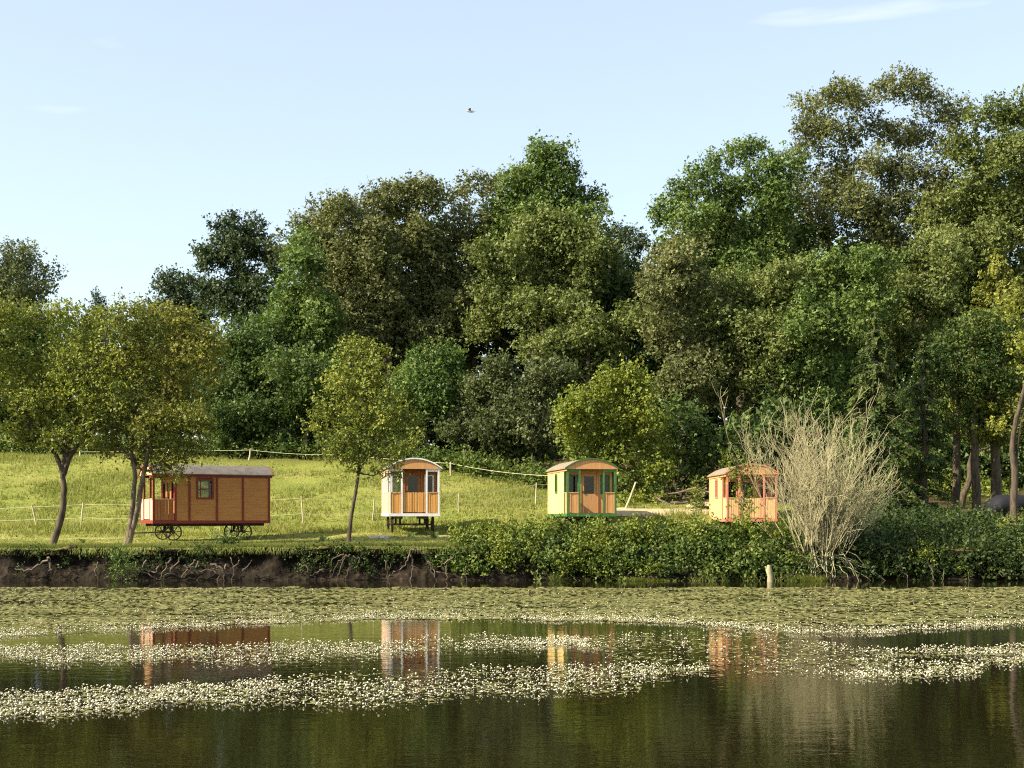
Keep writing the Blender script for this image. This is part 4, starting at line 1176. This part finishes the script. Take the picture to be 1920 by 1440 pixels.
# weeds and grass spilling over the bare bank
Cs, Rs = [], []
for x_ in np.arange(-21.5, -2.3, 0.16):
    by_ = float(bank_y(x_)); lz_ = float(land(x_, 52.5))
    d_ = float(fbm(x_ * 0.55, 0.0, 81, 3)) + 0.5
    for k in range(4):
        f_ = rng.random()
        if rng.random() > 0.02 + 0.50 * d_ - 0.30 * f_: continue
        Cs.append((x_ + rng.normal() * 0.1, by_ - 0.05 - 0.35 * f_ + rng.normal() * 0.06, lz_ * (1.0 - 0.85 * f_) + rng.normal() * 0.05))
        Rs.append(rng.uniform(0.08, 0.24))
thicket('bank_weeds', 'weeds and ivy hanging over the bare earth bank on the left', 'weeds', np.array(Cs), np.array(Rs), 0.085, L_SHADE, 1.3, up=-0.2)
n = 5200
X = rng.uniform(-23, -2, n); Y = bank_y(X) + rng.uniform(-0.08, 0.35, n)
Xr = np.repeat(X, 3) + rng.normal(size=n * 3) * 0.05; Yr = np.repeat(Y, 3)
Zr = land(Xr, np.full(n * 3, 52.6)) - 0.03
hang = rng.random(n * 3) < 0.45
hz = np.where(hang, -rng.uniform(0.05, 0.32, n * 3), rng.uniform(0.04, 0.22, n * 3))
V = np.stack([np.stack([Xr - 0.018, Yr, Zr], -1), np.stack([Xr + 0.018, Yr, Zr], -1), np.stack([Xr + rng.normal(size=n * 3) * 0.08, Yr - np.where(hang, 0.22, 0.02), Zr + hz], -1)], 1)
o_ = mesh_np('bank_grass', V.reshape(-1, 3), np.arange(9 * n).reshape(-1, 3), L_GRASS, tint=rng.uniform(-0.1, 0.5, n * 3))
tag(o_, 'rough grass fringe hanging over the edge of the earth bank', 'grass', kind='stuff')
# hedge of brambles along the top of the meadow
Cs, Rs = [], []
for x_ in np.arange(-36, 9, 0.45):
    y_ = float(hedge_y(x_)) + 0.8
    for k in range(3):
        xx_, yy_ = x_ + rng.normal() * 0.3, y_ + rng.normal() * 0.5 + 0.5 * k
        Cs.append((xx_, yy_, float(land(xx_, yy_)) + rng.uniform(0.1, 0.75)))
        Rs.append(rng.uniform(0.35, 0.75))
thicket('meadow_hedge', 'low sunlit bramble hedge along the top of the meadow', 'hedge', np.array(Cs), np.array(Rs), 0.19, L_BRAMBLE, 1.3)
Cs, Rs = [], []
for px in np.arange(1700, 1900, 12.0):
    y_ = 80 + rng.normal() * 1.5; x_ = (px - 960) / F * y_
    Cs.append((x_, y_, float(land(x_, y_)) + rng.uniform(0.2, 1.4))); Rs.append(rng.uniform(0.5, 0.9))
thicket('woodland_undergrowth', 'yellow green undergrowth seen between the trunks at the right', 'undergrowth', np.array(Cs), np.array(Rs), 0.18, L_LIME, 1.2)
Cs, Rs = [], []
for px in list(np.arange(1165, 1240, 8.0)):
    y_ = 70.5 + rng.normal() * 0.7; x_ = (px - 960) / F * y_
    Cs.append((x_, y_, float(land(x_, y_)) + rng.uniform(0.05, 0.4))); Rs.append(rng.uniform(0.25, 0.45))
thicket('nettle_patch', 'low green weeds beside the sandy track right of the yellow caravan', 'weeds', np.array(Cs), np.array(Rs), 0.13, L_LIME, 1.4)
# reedy grass at the water's edge below the brambles
n = 2600
X = rng.uniform(1.5, 12, n); X = X[rng.random(n) < np.clip(0.12 + 2.0 * fbm(X * 0.8, X * 0, 71, 3), 0.02, 1)]; n = len(X)
Y = bank_y(X) - 0.6 - rng.random(n) * 0.5
Zb = np.zeros(n)
a_ = rng.uniform(0, 6.28, n * 3)
Xr = np.repeat(X, 3) + rng.normal(size=n * 3) * 0.06; Yr = np.repeat(Y, 3); hr = rng.uniform(0.08, 0.42, n * 3) * np.repeat(np.clip(0.7 + fbm(X * 1.1, X * 0, 72, 2), 0.3, 1.3), 3)
V = np.stack([np.stack([Xr - 0.015, Yr, Xr * 0], -1), np.stack([Xr + 0.015, Yr, Xr * 0], -1), np.stack([Xr + rng.normal(size=n * 3) * 0.15, Yr + rng.normal(size=n * 3) * 0.15, hr], -1)], 1)
o_ = mesh_np('reed_grass', V.reshape(-1, 3), np.arange(9 * n).reshape(-1, 3), L_GRASS, tint=rng.uniform(-0.3, 0.4, n * 3))
tag(o_, 'yellowish grass at the waterline below the brambles', 'grass', kind='stuff')

# ------------------------------------------------------------------ floating weed and flowers on the pond
def on_water(px, py):
    Y = F * CAMZ / (py - HY)
    return (px - 960) / F * Y, Y


FAR_LOW = [(-300, 1205), (0, 1196), (250, 1184), (500, 1172), (700, 1161), (960, 1163), (1150, 1166), (1300, 1172), (1450, 1186), (1600, 1192), (1700, 1184), (1800, 1179), (1920, 1172), (2200, 1168)]
BAND_B = [(-300, 1212, 1232), (0, 1215, 1236), (100, 1213, 1243), (250, 1212, 1247), (500, 1209, 1247), (640, 1206, 1243), (700, 1203, 1240), (760, 1196, 1228), (830, 1196, 1221), (960, 1193, 1217), (1050, 1196, 1215), (1100, 1196, 1216)]
BAND_R = [(1090, 1198, 1216), (1150, 1190, 1240), (1200, 1188, 1262), (1330, 1184, 1266), (1450, 1192, 1262), (1550, 1204, 1271), (1620, 1216, 1274), (1700, 1216, 1276), (1780, 1213, 1274), (1835, 1212, 1268), (1860, 1212, 1245), (1920, 1211, 1240), (2200, 1208, 1235)]
BAND_C = [(-300, 1308, 1352), (0, 1300, 1346), (100, 1297, 1347), (250, 1290, 1338), (290, 1290, 1324), (350, 1287, 1318), (400, 1285, 1320), (500, 1275, 1328), (600, 1266, 1326), (700, 1262, 1329), (800, 1258, 1326), (900, 1255, 1313), (1000, 1250, 1309), (1100, 1248, 1305), (1185, 1250, 1302), (1205, 1252, 1278), (1330, 1256, 1266)]


def band_pts(band, n):
    a = np.array(band, float)
    px = rng.uniform(a[0, 0], a[-1, 0], n)
    t0 = np.interp(px, a[:, 0], a[:, 1]); t1 = np.interp(px, a[:, 0], a[:, 2])
    # ragged edges
    e = 9.0
    t0 = t0 + e * fbm(px * 0.02, px * 0 + 1, 61, 4) + rng.normal(size=n) * 1.5; t1 = t1 + e * fbm(px * 0.02, px * 0 + 9, 62, 4) + rng.normal(size=n) * 2.5
    u = rng.random(n)
    # even on the water, not on the picture: weight towards the far edge
    py = t0 + (t1 - t0) * u
    w = (1 / (py - HY) ** 3) / (1 / (t0 - HY) ** 3)
    k = (rng.random(n) < w) & (t1 > t0)
    return px[k], py[k], u[k]


FX, FY, FT = [], [], []      # flowers
PX, PY = [], []              # weed leaves
for band, nf, npad, sparse in ((BAND_B, 8000, 3000, 0.5), (BAND_R, 10000, 5000, 0.85), (BAND_C, 8300, 3000, 0.5)):
    px, py, u = band_pts(band, nf)
    X, Y = on_water(px, py)
    g_ = 1.2 * fbm(X * 0.7, Y * 1.6, 63, 4) + 0.45
    thin = 1.0
    if band is BAND_R:
        thin = np.clip(0.25 + 0.75 * sstep(px, 1500, 1650) + 0.85 * (u > 0.72) + 0.2 * (u < 0.15), 0, 1)
    k = rng.random(len(X)) < np.clip(1.15 - sparse * 0.6 + (g_ - 0.5) * 1.6, 0.05, 1) * thin
    FX.append(X[k]); FY.append(Y[k])
    px, py, u = band_pts(band, npad)
    X, Y = on_water(px, py)
    k = rng.random(len(X)) < np.clip(0.9 + 1.6 * fbm(X * 0.7, Y * 1.6, 63, 4), 0.05, 1); X, Y = X[k], Y[k]
    PX.append(X); PY.append(Y)
a = np.array(FAR_LOW, float)
# far mat: weed leaves everywhere up to the bank, flowers along its near edge
n = 64000
px = rng.uniform(-250, 2150, n); lo = np.interp(px, a[:, 0], a[:, 1]) + 4 * fbm(px * 0.03, px * 0, 64, 3)
hi = np.full(n, 1102.0) + 3 * fbm(px * 0.02, px * 0, 65, 3)
Ylo, Yhi = F * CAMZ / (lo - HY), F * CAMZ / (hi - HY)
Y = Ylo + (Yhi - Ylo) * rng.random(n); py = HY + F * CAMZ / Y
X = (px - 960) / F * Y
st = fbm(X * 0.35, Y * 1.3, 66, 3)
k = rng.random(n) < np.clip(0.78 + 1.3 * st, 0.08, 1)
PX.append(X[k]); PY.append(Y[k])
n = 9500
px = rng.uniform(-250, 2150, n); lo = np.interp(px, a[:, 0], a[:, 1]) + 4 * fbm(px * 0.03, px * 0, 64, 3)
py = lo - rng.exponential(7.0, n)
k = (py > 1100) & (rng.random(n) < np.clip(0.75 + 1.4 * fbm(px * 0.01, py * 0.08, 67, 3), 0.1, 1))
X, Y = on_water(px[k], py[k]); FX.append(X); FY.append(Y)
n = 1800
px = rng.uniform(-250, 2150, n); py = rng.uniform(1104, 1165, n)
X, Y = on_water(px, py); FX.append(X); FY.append(Y)
FX = np.concatenate(FX); FY = np.concatenate(FY); PX = np.concatenate(PX); PY = np.concatenate(PY)
# leaves: small rhombs lying nearly flat, a few tilted up
n = len(PX)
P = np.stack([PX, PY, 0.006 + rng.random(n) * 0.012], -1)
N = np.stack([rng.normal(size=n) * 0.07, rng.normal(size=n) * 0.07 - 0.02, np.ones(n)], -1); N /= np.linalg.norm(N, axis=1, keepdims=True)
l = rng.uniform(0.05, 0.13, n) * (1 + (PY > 30) * 0.7)
V, Fq = leaf_quads(P, N, l, l * 0.75)
o_ = mesh_np('pond_weed', V, Fq, L_PAD, tint=rng.normal(size=n) * 0.2 + 0.5)
tag(o_, 'olive mats of floating weed leaves on the pond', 'pond weed', kind='stuff')
# flowers: five petals in a shallow cup on a short stalk
n = len(FX)
sc_ = 0.006 + 0.016 * rng.random(n) ** 1.6
base = np.stack([FX, FY, 0.015 + rng.random(n) * 0.045], -1)
rot = rng.uniform(0, 6.28, n); tlx = rng.normal(size=n) * 0.35; tly = rng.normal(size=n) * 0.35 - 0.25
Vs = [base + np.stack([tlx * sc_, tly * sc_, sc_ * 0.95], -1), base - np.stack([sc_ * 0, sc_ * 0, sc_ * 0.55], -1)]
for j in range(5):
    an = rot + j * math.pi * 2 / 5
    r_ = sc_ * rng.uniform(0.8, 1.15, n)
    Vs.append(base + np.stack([np.cos(an) * r_, np.sin(an) * r_, sc_ * rng.uniform(0.0, 0.55, n)], -1))
V = np.stack(Vs, 1).reshape(-1, 3)
fl = []
b0 = np.arange(n) * 7
for j in range(5):
    fl.append(np.stack([b0, b0 + 2 + j, b0 + 2 + (j + 1) % 5], -1))
    fl.append(np.stack([b0 + 1, b0 + 2 + (j + 1) % 5, b0 + 2 + j], -1))
o_ = mesh_np('water_crowfoot', V, np.concatenate(fl), L_FLOWER, tint=np.tile(rng.normal(size=n) * 0.2 + 0.55, 10), smooth=True)
tag(o_, 'drifts of small white water crowfoot flowers across the pond', 'water flowers', kind='stuff')
print('flowers', n, 'pads', len(PX), 'leaves', NLEAF)


# ------------------------------------------------------------------ fences
def fence(label, posts, tapes, Yf, post_r):
    """posts: (px, py of the top, height in m, lean); tapes: list of height fractions"""
    x0 = (posts[0][0] - 960) / F * Yf(posts[0][0]); y0 = Yf(posts[0][0])
    root = empty('fence', (x0, y0, float(land(x0, y0)))); off = np.array([x0, y0, float(land(x0, y0))])
    tops = []
    for (px, py, lean) in posts:
        Y = Yf(px); tp = W(px, py, Y); b = np.array([tp[0] - lean, Y, float(land(tp[0], Y)) - 0.1])
        mb = MB(); mb.tube([b - off, (b + tp) / 2 - off + rng.normal(size=3) * 0.01, tp - off], [post_r * 1.1, post_r, post_r * 0.9], 7)
        mb.build('post', FENCE_WOOD, root, smooth=True)
        tops.append((b, tp))
    for fr_ in tapes:
        for (b0_, t0_), (b1_, t1_) in zip(tops[:-1], tops[1:]):
            p0 = b0_ + (t0_ - b0_) * fr_ - off; p1 = b1_ + (t1_ - b1_) * fr_ - off
            q = np.linspace(0, 1, 9)[:, None]
            c = p0 * (1 - q) + p1 * q; c[:, 2] -= (4 * q * (1 - q))[:, 0] * 0.02 * np.linalg.norm(p1 - p0) * rng.uniform(0.3, 1)
            up_ = np.array([0, 0, 0.011])
            V = np.concatenate([c + up_, c - up_, c + up_ + [0, 0.004, 0], c - up_ + [0, 0.004, 0]])
            i_ = np.arange(8)
            f = np.concatenate([np.stack([i_, i_ + 9, i_ + 10, i_ + 1], -1), np.stack([i_ + 18, i_ + 19, i_ + 28, i_ + 27], -1), np.stack([i_, i_ + 1, i_ + 19, i_ + 18], -1), np.stack([i_ + 9, i_ + 27, i_ + 28, i_ + 10], -1)])
            mesh_np('tape', V, f, TAPE, root)
    tag(root, label, 'fence')


fence('electric tape fence on thin posts at the foot of the meadow behind the caravans',
      [(-60, 950, 0), (60, 947, -0.25), (156, 942, 0.1), (395, 938, 0.0), (565, 930, -0.1), (702, 935, 0.1), (860, 925, 0), (1006, 905, 0.05), (1120, 900, 0)],
      (0.93, 0.42), lambda px: float(np.interp(px, [-100, 600, 1006, 1200], [65.2, 66, 69, 71])), 0.036)
fence('white tape fence with leaning posts along the hedge at the top of the meadow',
      [(150, 846, 0), (320, 838, 0.35), (470, 841, 0.12), (640, 850, 0.0), (845, 866, 0.0), (1030, 888, 0.0)],
      (0.9,), lambda px: float(hedge_y((px - 960) / F * 82.0)) - 0.9, 0.06)

# ------------------------------------------------------------------ small things
# leaning pale stick right of the yellow caravan
mb = MB(); a0 = W(1172, 934, 68); b0 = W(1192, 904, 68)
a0[2] = float(land(a0[0], 68)) - 0.03
mb.tube([np.zeros(3), (b0 - a0) * 0.5 + [0.02, 0, 0], b0 - a0], [0.05, 0.045, 0.04], 6)
o_ = mb.build('leaning_stick', FENCE_WOOD); o_.location = a0
tag(o_, 'pale stick leaning in the weeds right of the yellow caravan', 'stick')

# brush pile behind the peach caravan
bp = W(1318, 890, 67.5); bp[2] = float(land(bp[0], 67.5))
root = empty('brush_pile', bp)
for k in range(22):
    mb = MB(); c = np.array([rng.normal() * 0.7, rng.normal() * 0.4, rng.uniform(0.1, 1.1)]); d = unit(1)[0] * rng.uniform(0.5, 1.1); d[2] *= 0.35
    mb.tube(wobble(c - d, c + d, 4, 0.05), np.linspace(0.07, 0.03, 4), 5)
    mb.build('branch', DEADWOOD, root, smooth=True)
tag(root, 'heap of cut branches left behind the peach caravan', 'brush pile')

# pale broken stump at the waterline beside the bare shrub
sp = W(1444, 1092, 49.6); sp[2] = -0.1
root = empty('stump', sp)
mb = MB(); mb.tube([(0, 0, -0.2), (0.01, 0, 0.3), (-0.05, 0, 0.55), (-0.04, 0, 0.72)], [0.15, 0.11, 0.125, 0.06], 9)
mb.tube([(-0.05, 0, 0.5), (-0.18, -0.02, 0.66)], [0.07, 0.03], 6); mb.build('trunk', TWIG, root, smooth=True)
tag(root, 'pale broken stump standing in the water left of the bare shrub', 'stump')

# white globe
gp = W(1812, 972, 58); gp[2] = float(land(gp[0], 58))
root = empty('globe_lamp', gp)
mb = MB(); mb.tube([(0, 0, -0.1), (0, 0, 0.12)], 0.03, 8); mb.build('stake', IRON, root)
q = np.linspace(0, math.pi, 9)
mb = MB(); mb.tube([(0, 0, 0.22 - 0.11 * math.cos(t_)) for t_ in q], [max(0.11 * math.sin(t_), 0.004) for t_ in q], 14); mb.build('globe', GLOBE, root, smooth=True)
tag(root, 'small white globe lamp on the ground left of the lichen covered trunk', 'garden lamp')

# dark covered trailer at the right
tp_ = W(1884, 975, 66); tp_[2] = float(land(tp_[0], 66))
root = empty('trailer', tp_, math.radians(12))
V = []; f = []
secs = [(-0.85, 0.34, 0.62, 0.5), (-0.72, 0.34, 0.98, 0.62), (-0.35, 0.34, 1.18, 0.68), (0.5, 0.34, 1.2, 0.7), (1.3, 0.34, 1.12, 0.68), (1.5, 0.36, 0.85, 0.6)]
for (x_, zb_, zt2, hy) in secs:
    for k in range(10):
        an = math.pi * k / 9
        V.append((x_, -hy * math.cos(an), zb_ + (zt2 - zb_) * (0.45 + 0.55 * math.sin(an)) if 0 < k < 9 else zb_))
for i_ in range(len(secs) - 1):
    for k in range(9):
        a_ = i_ * 10 + k; f.append((a_, a_ + 10, a_ + 11, a_ + 1))
    a_ = i_ * 10; f.append((a_ + 9, a_ + 19, a_ + 10, a_))
mb = MB(); mb.add(V, f)
for e_ in (0, len(secs) - 1):
    c_ = len(secs) * 0; ring = [V[e_ * 10 + k] for k in range(10)]; cen = np.mean(ring, axis=0)
    mb.add(ring + [tuple(cen)], [(k, (k + 1) % 10, 10) for k in range(10)])
mb.build('cover', DARKCOVER, root, smooth=True)
part('frame', IRON, root, (-0.8, 1.45, -0.55, 0.55, 0.26, 0.335))
for sx_ in (-0.62, 0.62):
    mb = MB(); mb.tube([(0.35, sx_ - 0.07, 0.26), (0.35, sx_ + 0.07, 0.26)], 0.26, 18); mb.build('wheel', IRON, root)
part('leg', STONE, root, (-0.5, -0.42, -0.5, -0.42, -0.05, 0.26)); part('leg', STONE, root, (-0.2, -0.12, -0.5, -0.42, -0.05, 0.26))
tag(root, 'dark covered trailer parked behind the curved birch at the right', 'trailer')

# flat pale stone slab under the left wheel of the white trimmed caravan
st_ = W(716, 1000, 58.6); st_[2] = float(land(st_[0], 58.6))
mb = MB(); an = np.linspace(0, 2 * math.pi, 11)[:-1]; rr_ = rng.uniform(0.28, 0.5, 10)
ring0 = [(math.cos(t_) * r_ * 1.3, math.sin(t_) * r_, -0.05) for t_, r_ in zip(an, rr_)]; ring1 = [(math.cos(t_) * r_ * 1.2, math.sin(t_) * r_ * 0.92, 0.10) for t_, r_ in zip(an, rr_)]
mb.add(ring0 + ring1 + [(0, 0, 0.12)], [(k, (k + 1) % 10, 10 + (k + 1) % 10, 10 + k) for k in range(10)]); mb.add(ring1 + [(0, 0, 0.12)], [(k, (k + 1) % 10, 10) for k in range(10)])
o_ = mb.build('stone_slab', STONE); o_.location = st_
tag(o_, 'flat pale stone on the grass below the white trimmed caravan', 'stone')


# dead branches and roots along the bank
def snag(label, pts_list, Y, r0=0.05, name='dead_branch', cat='dead branch', mat=DEADWOOD):
    b0_ = W(*pts_list[0][0], Y)
    root = empty(name, b0_)
    for i_, pts in enumerate(pts_list):
        pp = np.array([W(px, py, Y + rng.normal() * 0.05) for px, py in pts])
        kk = len(pp); t2 = np.linspace(0, kk - 1, 3 * kk)
        pp = np.stack([np.interp(t2, range(kk), pp[:, a_]) for a_ in range(3)], -1)
        pp[1:-1] += rng.normal(size=(len(pp) - 2, 3)) * 0.035
        mb = MB(); mb.tube(pp - b0_, np.linspace(r0 * rng.uniform(0.5, 1.0), r0 * 0.22, len(pp)), 6)
        mb.build('limb' if name == 'dead_branch' else 'root', mat, root, smooth=True)
    tag(root, label, cat)


YB = 50.3
snag('tangle of gnarled exposed roots in the bank under the golden willow', [[(275, 1050), (262, 1070), (285, 1080), (312, 1092)], [(320, 1045), (312, 1062), (300, 1085)], [(335, 1048), (322, 1070), (308, 1078)], [(365, 1050), (352, 1070), (340, 1082)], [(372, 1052), (360, 1075)],
     [(395, 1058), (410, 1062), (420, 1074)], [(400, 1066), (412, 1080), (408, 1096)], [(425, 1058), (418, 1070), (424, 1095)], [(260, 1052), (240, 1068), (250, 1075)], [(345, 1060), (375, 1068), (400, 1072), (425, 1070)], [(300, 1060), (290, 1072), (270, 1072)]], YB, 0.06, 'exposed_roots', 'roots', DEADWOOD)
snag('hooked dead stick leaning out of the bank left of the young tree', [[(456, 1070), (466, 1062), (473, 1050)]], YB - 0.1, 0.05)
snag('forked pale stick upright in the water below the red trimmed caravan', [[(432, 1045), (437, 1062), (436, 1096)], [(437, 1064), (448, 1056), (446, 1044)]], YB - 0.2, 0.04)
snag('small forked driftwood at the waterline left of the young tree', [[(562, 1058), (575, 1066), (582, 1080)], [(605, 1066), (594, 1074), (582, 1080)], [(568, 1070), (582, 1078)]], YB - 0.2, 0.04)
snag('exposed roots running down the bank under the young tree', [[(650, 1040), (632, 1055), (622, 1082), (622, 1092)], [(648, 1042), (640, 1060), (632, 1085)], [(655, 1040), (655, 1065), (648, 1088)], [(662, 1042), (676, 1048), (670, 1062)], [(645, 1040), (626, 1046), (618, 1060)]], YB, 0.05, 'exposed_roots', 'roots', BARK)
snag('thin pale stake in the water below the white trimmed caravan', [[(724, 1052), (726, 1072), (728, 1094)], [(726, 1068), (733, 1056)]], YB - 0.2, 0.035)
snag('large arched dead limb reaching down to the water below white trimmed caravan', [[(784, 1028), (770, 1030), (765, 1048), (755, 1066), (735, 1078)], [(784, 1030), (798, 1040), (806, 1060), (815, 1082)], [(770, 1040), (774, 1062), (772, 1094)]], YB - 0.1, 0.07)
snag('forked dead branch over the water left of the bramble thicket', [[(802, 1052), (815, 1072), (820, 1094)], [(850, 1046), (832, 1056), (816, 1066)], [(838, 1058), (836, 1088)], [(818, 1072), (845, 1076), (858, 1082)]], YB - 0.2, 0.045)
snag('single dead stick in the water below the brambles', [[(874, 1062), (872, 1080), (876, 1096)]], YB - 0.3, 0.035)
snag('curved dead limb lying at the foot of the leftmost willow', [[(90, 1045), (72, 1062), (50, 1070), (28, 1066)], [(92, 1048), (96, 1068), (88, 1072)]], YB + 0.1, 0.07)
snag('short dead stick at the waterline between the two left willows', [[(184, 1054), (178, 1072), (186, 1092)]], YB - 0.2, 0.04)
snag('bleached twigs hanging into the water under the right hand undergrowth', [[(1770, 1070), (1768, 1094)], [(1742, 1060), (1750, 1078), (1745, 1095)], [(1815, 1068), (1820, 1094)], [(1680, 1060), (1700, 1078), (1706, 1094)], [(1895, 1076), (1882, 1080), (1870, 1076)]], YB - 0.2, 0.03)


# ferns and small plants on the bank edge
def fern(label, px, py, Y, size, nfr=9, mat=L_DEEP):
    c = W(px, py, Y)
    root = empty('fern', c)
    for k in range(nfr):
        an = rng.uniform(0, 6.28); L_ = size * rng.uniform(0.7, 1.1)
        q = np.linspace(0, 1, 9)
        rx = np.cos(an) * L_ * 0.75 * q; ry = np.sin(an) * L_ * 0.6 * q; rz = L_ * (1.25 * q - 0.75 * q * q)
        sp_ = np.stack([rx, ry, rz], -1)
        side = np.array([-math.sin(an), math.cos(an), 0])
        V = []; f = []
        for i_ in range(1, 9):
            wl_ = L_ * 0.26 * (1 - q[i_]) ** 0.7 + 0.01
            for sg in (-1, 1):
                b_ = len(V); tip = sp_[i_] + side * sg * wl_ + np.array([0, 0, -0.15 * wl_]) + (sp_[i_] - sp_[i_ - 1]) * 0.6
                V += [sp_[i_] - (sp_[i_] - sp_[i_ - 1]) * 0.35, sp_[i_] + (sp_[i_] - sp_[i_ - 1]) * 0.35, tip]
                f.append((b_, b_ + 1, b_ + 2))
        mesh_np('frond', np.array(V), np.array(f), mat, root, tint=rng.uniform(0.2, 0.8, len(f)))
    tag(root, label, 'fern')


fern('dark little fern on the lawn edge between the two left willows', 156, 1020, 52.2, 0.42)
fern('low fern beside the trunk of the leftmost willow', 70, 1040, 51.8, 0.35)
fern('large fern on the bank below the red trimmed caravan', 425, 1030, 51.6, 0.8, 16)
fern('small fern on the bank edge below the right end of the red trimmed caravan', 485, 1012, 53.5, 0.3)
fern('fern on the lawn edge left of the young tree', 605, 1016, 52.6, 0.45)
fern('small fern right beside the young tree trunk', 690, 1025, 52.0, 0.4)
fern('fern in front of the white trimmed caravan wheels', 770, 1010, 53.4, 0.5)
fern('broad fern standing at the left end of the brambles', 815, 1012, 52.2, 0.6, 12)
fern('palm like fern in the undergrowth right of the bare shrub', 1700, 1030, 51.5, 0.65, 14, L_SPRUCE)


def bush(name, label, lobes, Y, leafpx, mat, cover=1.4, basepy=None):
    s = Y / F
    L = np.array(lobes, float)
    C = np.stack([(L[:, 0] - 960) * s, Y + rng.normal(size=len(L)) * 0.15, CAMZ - (L[:, 1] - HY) * s], -1)
    base = np.array([C[:, 0].mean(), Y, C[:, 2].min() - L[:, 2].max() * s * 0.6])
    root = empty(name, base)
    P, N, T = lobes_points(C, L[:, 2] * s, leafpx * s, cover, 0.2, 0.4, 5)
    mb = MB()
    for c in C:
        mb.tube(wobble(np.zeros(3), c - base, 5, 0.04), np.linspace(0.025, 0.008, 5), 4, cap=False)
    mb.build('stems', BARK, root)
    crown_mesh('foliage', P - base, N, T, leafpx * s, mat, root, 0.45, droop=0.5)
    tag(root, label, 'bush')


bush('bank_bush', 'bright leafy bush hanging over the water below the twin stemmed willow', [(232, 1040, 14), (215, 1050, 15), (240, 1058, 16), (222, 1068, 17), (250, 1072, 14), (232, 1082, 14), (210, 1078, 10)], 50.2, 5.0, L_GREEN)
bush('bank_bush', 'dark bush on the bank edge under the right half of red trimmed caravan', [(405, 1015, 14), (425, 1008, 16), (445, 1018, 16), (430, 1032, 18), (410, 1035, 14), (455, 1035, 12)], 51.4, 4.8, L_DEEP)
bush('bank_bush', 'yellow green bush low on the right bank above the waterline', [(1735, 1030, 14), (1750, 1045, 14), (1728, 1048, 12), (1790, 1062, 13), (1808, 1068, 12)], 50.6, 4.8, L_LIME)
bush('bank_bush', 'bright leafy bush at the right edge below the birch', [(1905, 985, 22), (1925, 1000, 26), (1900, 1008, 14), (1940, 980, 26)], 54.5, 5.0, L_LIME)

# bird in the sky
bp = W(881, 209, 60)
root = empty('bird', bp, math.radians(-20))
mb = MB(); mb.tube([(-0.17, 0, 0.06), (-0.1, 0, 0.03), (0, 0, 0), (0.1, 0, -0.03), (0.2, 0, -0.05)], [0.012, 0.04, 0.05, 0.035, 0.01], 7); mb.build('body', FEATHER, root, smooth=True)
for sg in (-1, 1):
    mb = MB()
    mb.add([(-0.07, 0, 0.03), (0.06, 0, 0.0), (0.10, sg * 0.14, 0.07), (-0.02, sg * 0.13, 0.09), (0.18, sg * 0.30, 0.06), (-0.07, 0, 0.02), (0.06, 0, -0.01), (0.10, sg * 0.14, 0.06), (-0.02, sg * 0.13, 0.08)],
           [(0, 1, 2, 3), (5, 8, 7, 6), (0, 5, 6, 1)])
    mb.add([(0.10, sg * 0.14, 0.07), (-0.02, sg * 0.13, 0.09), (0.20, sg * 0.32, 0.05), (0.10, sg * 0.14, 0.06), (-0.02, sg * 0.13, 0.08)], [(0, 2, 1), (3, 4, 2), (0, 3, 2)])
    mb.build('wing', FEATHER, root)
tag(root, 'small dark bird flying high in the pale sky', 'bird')
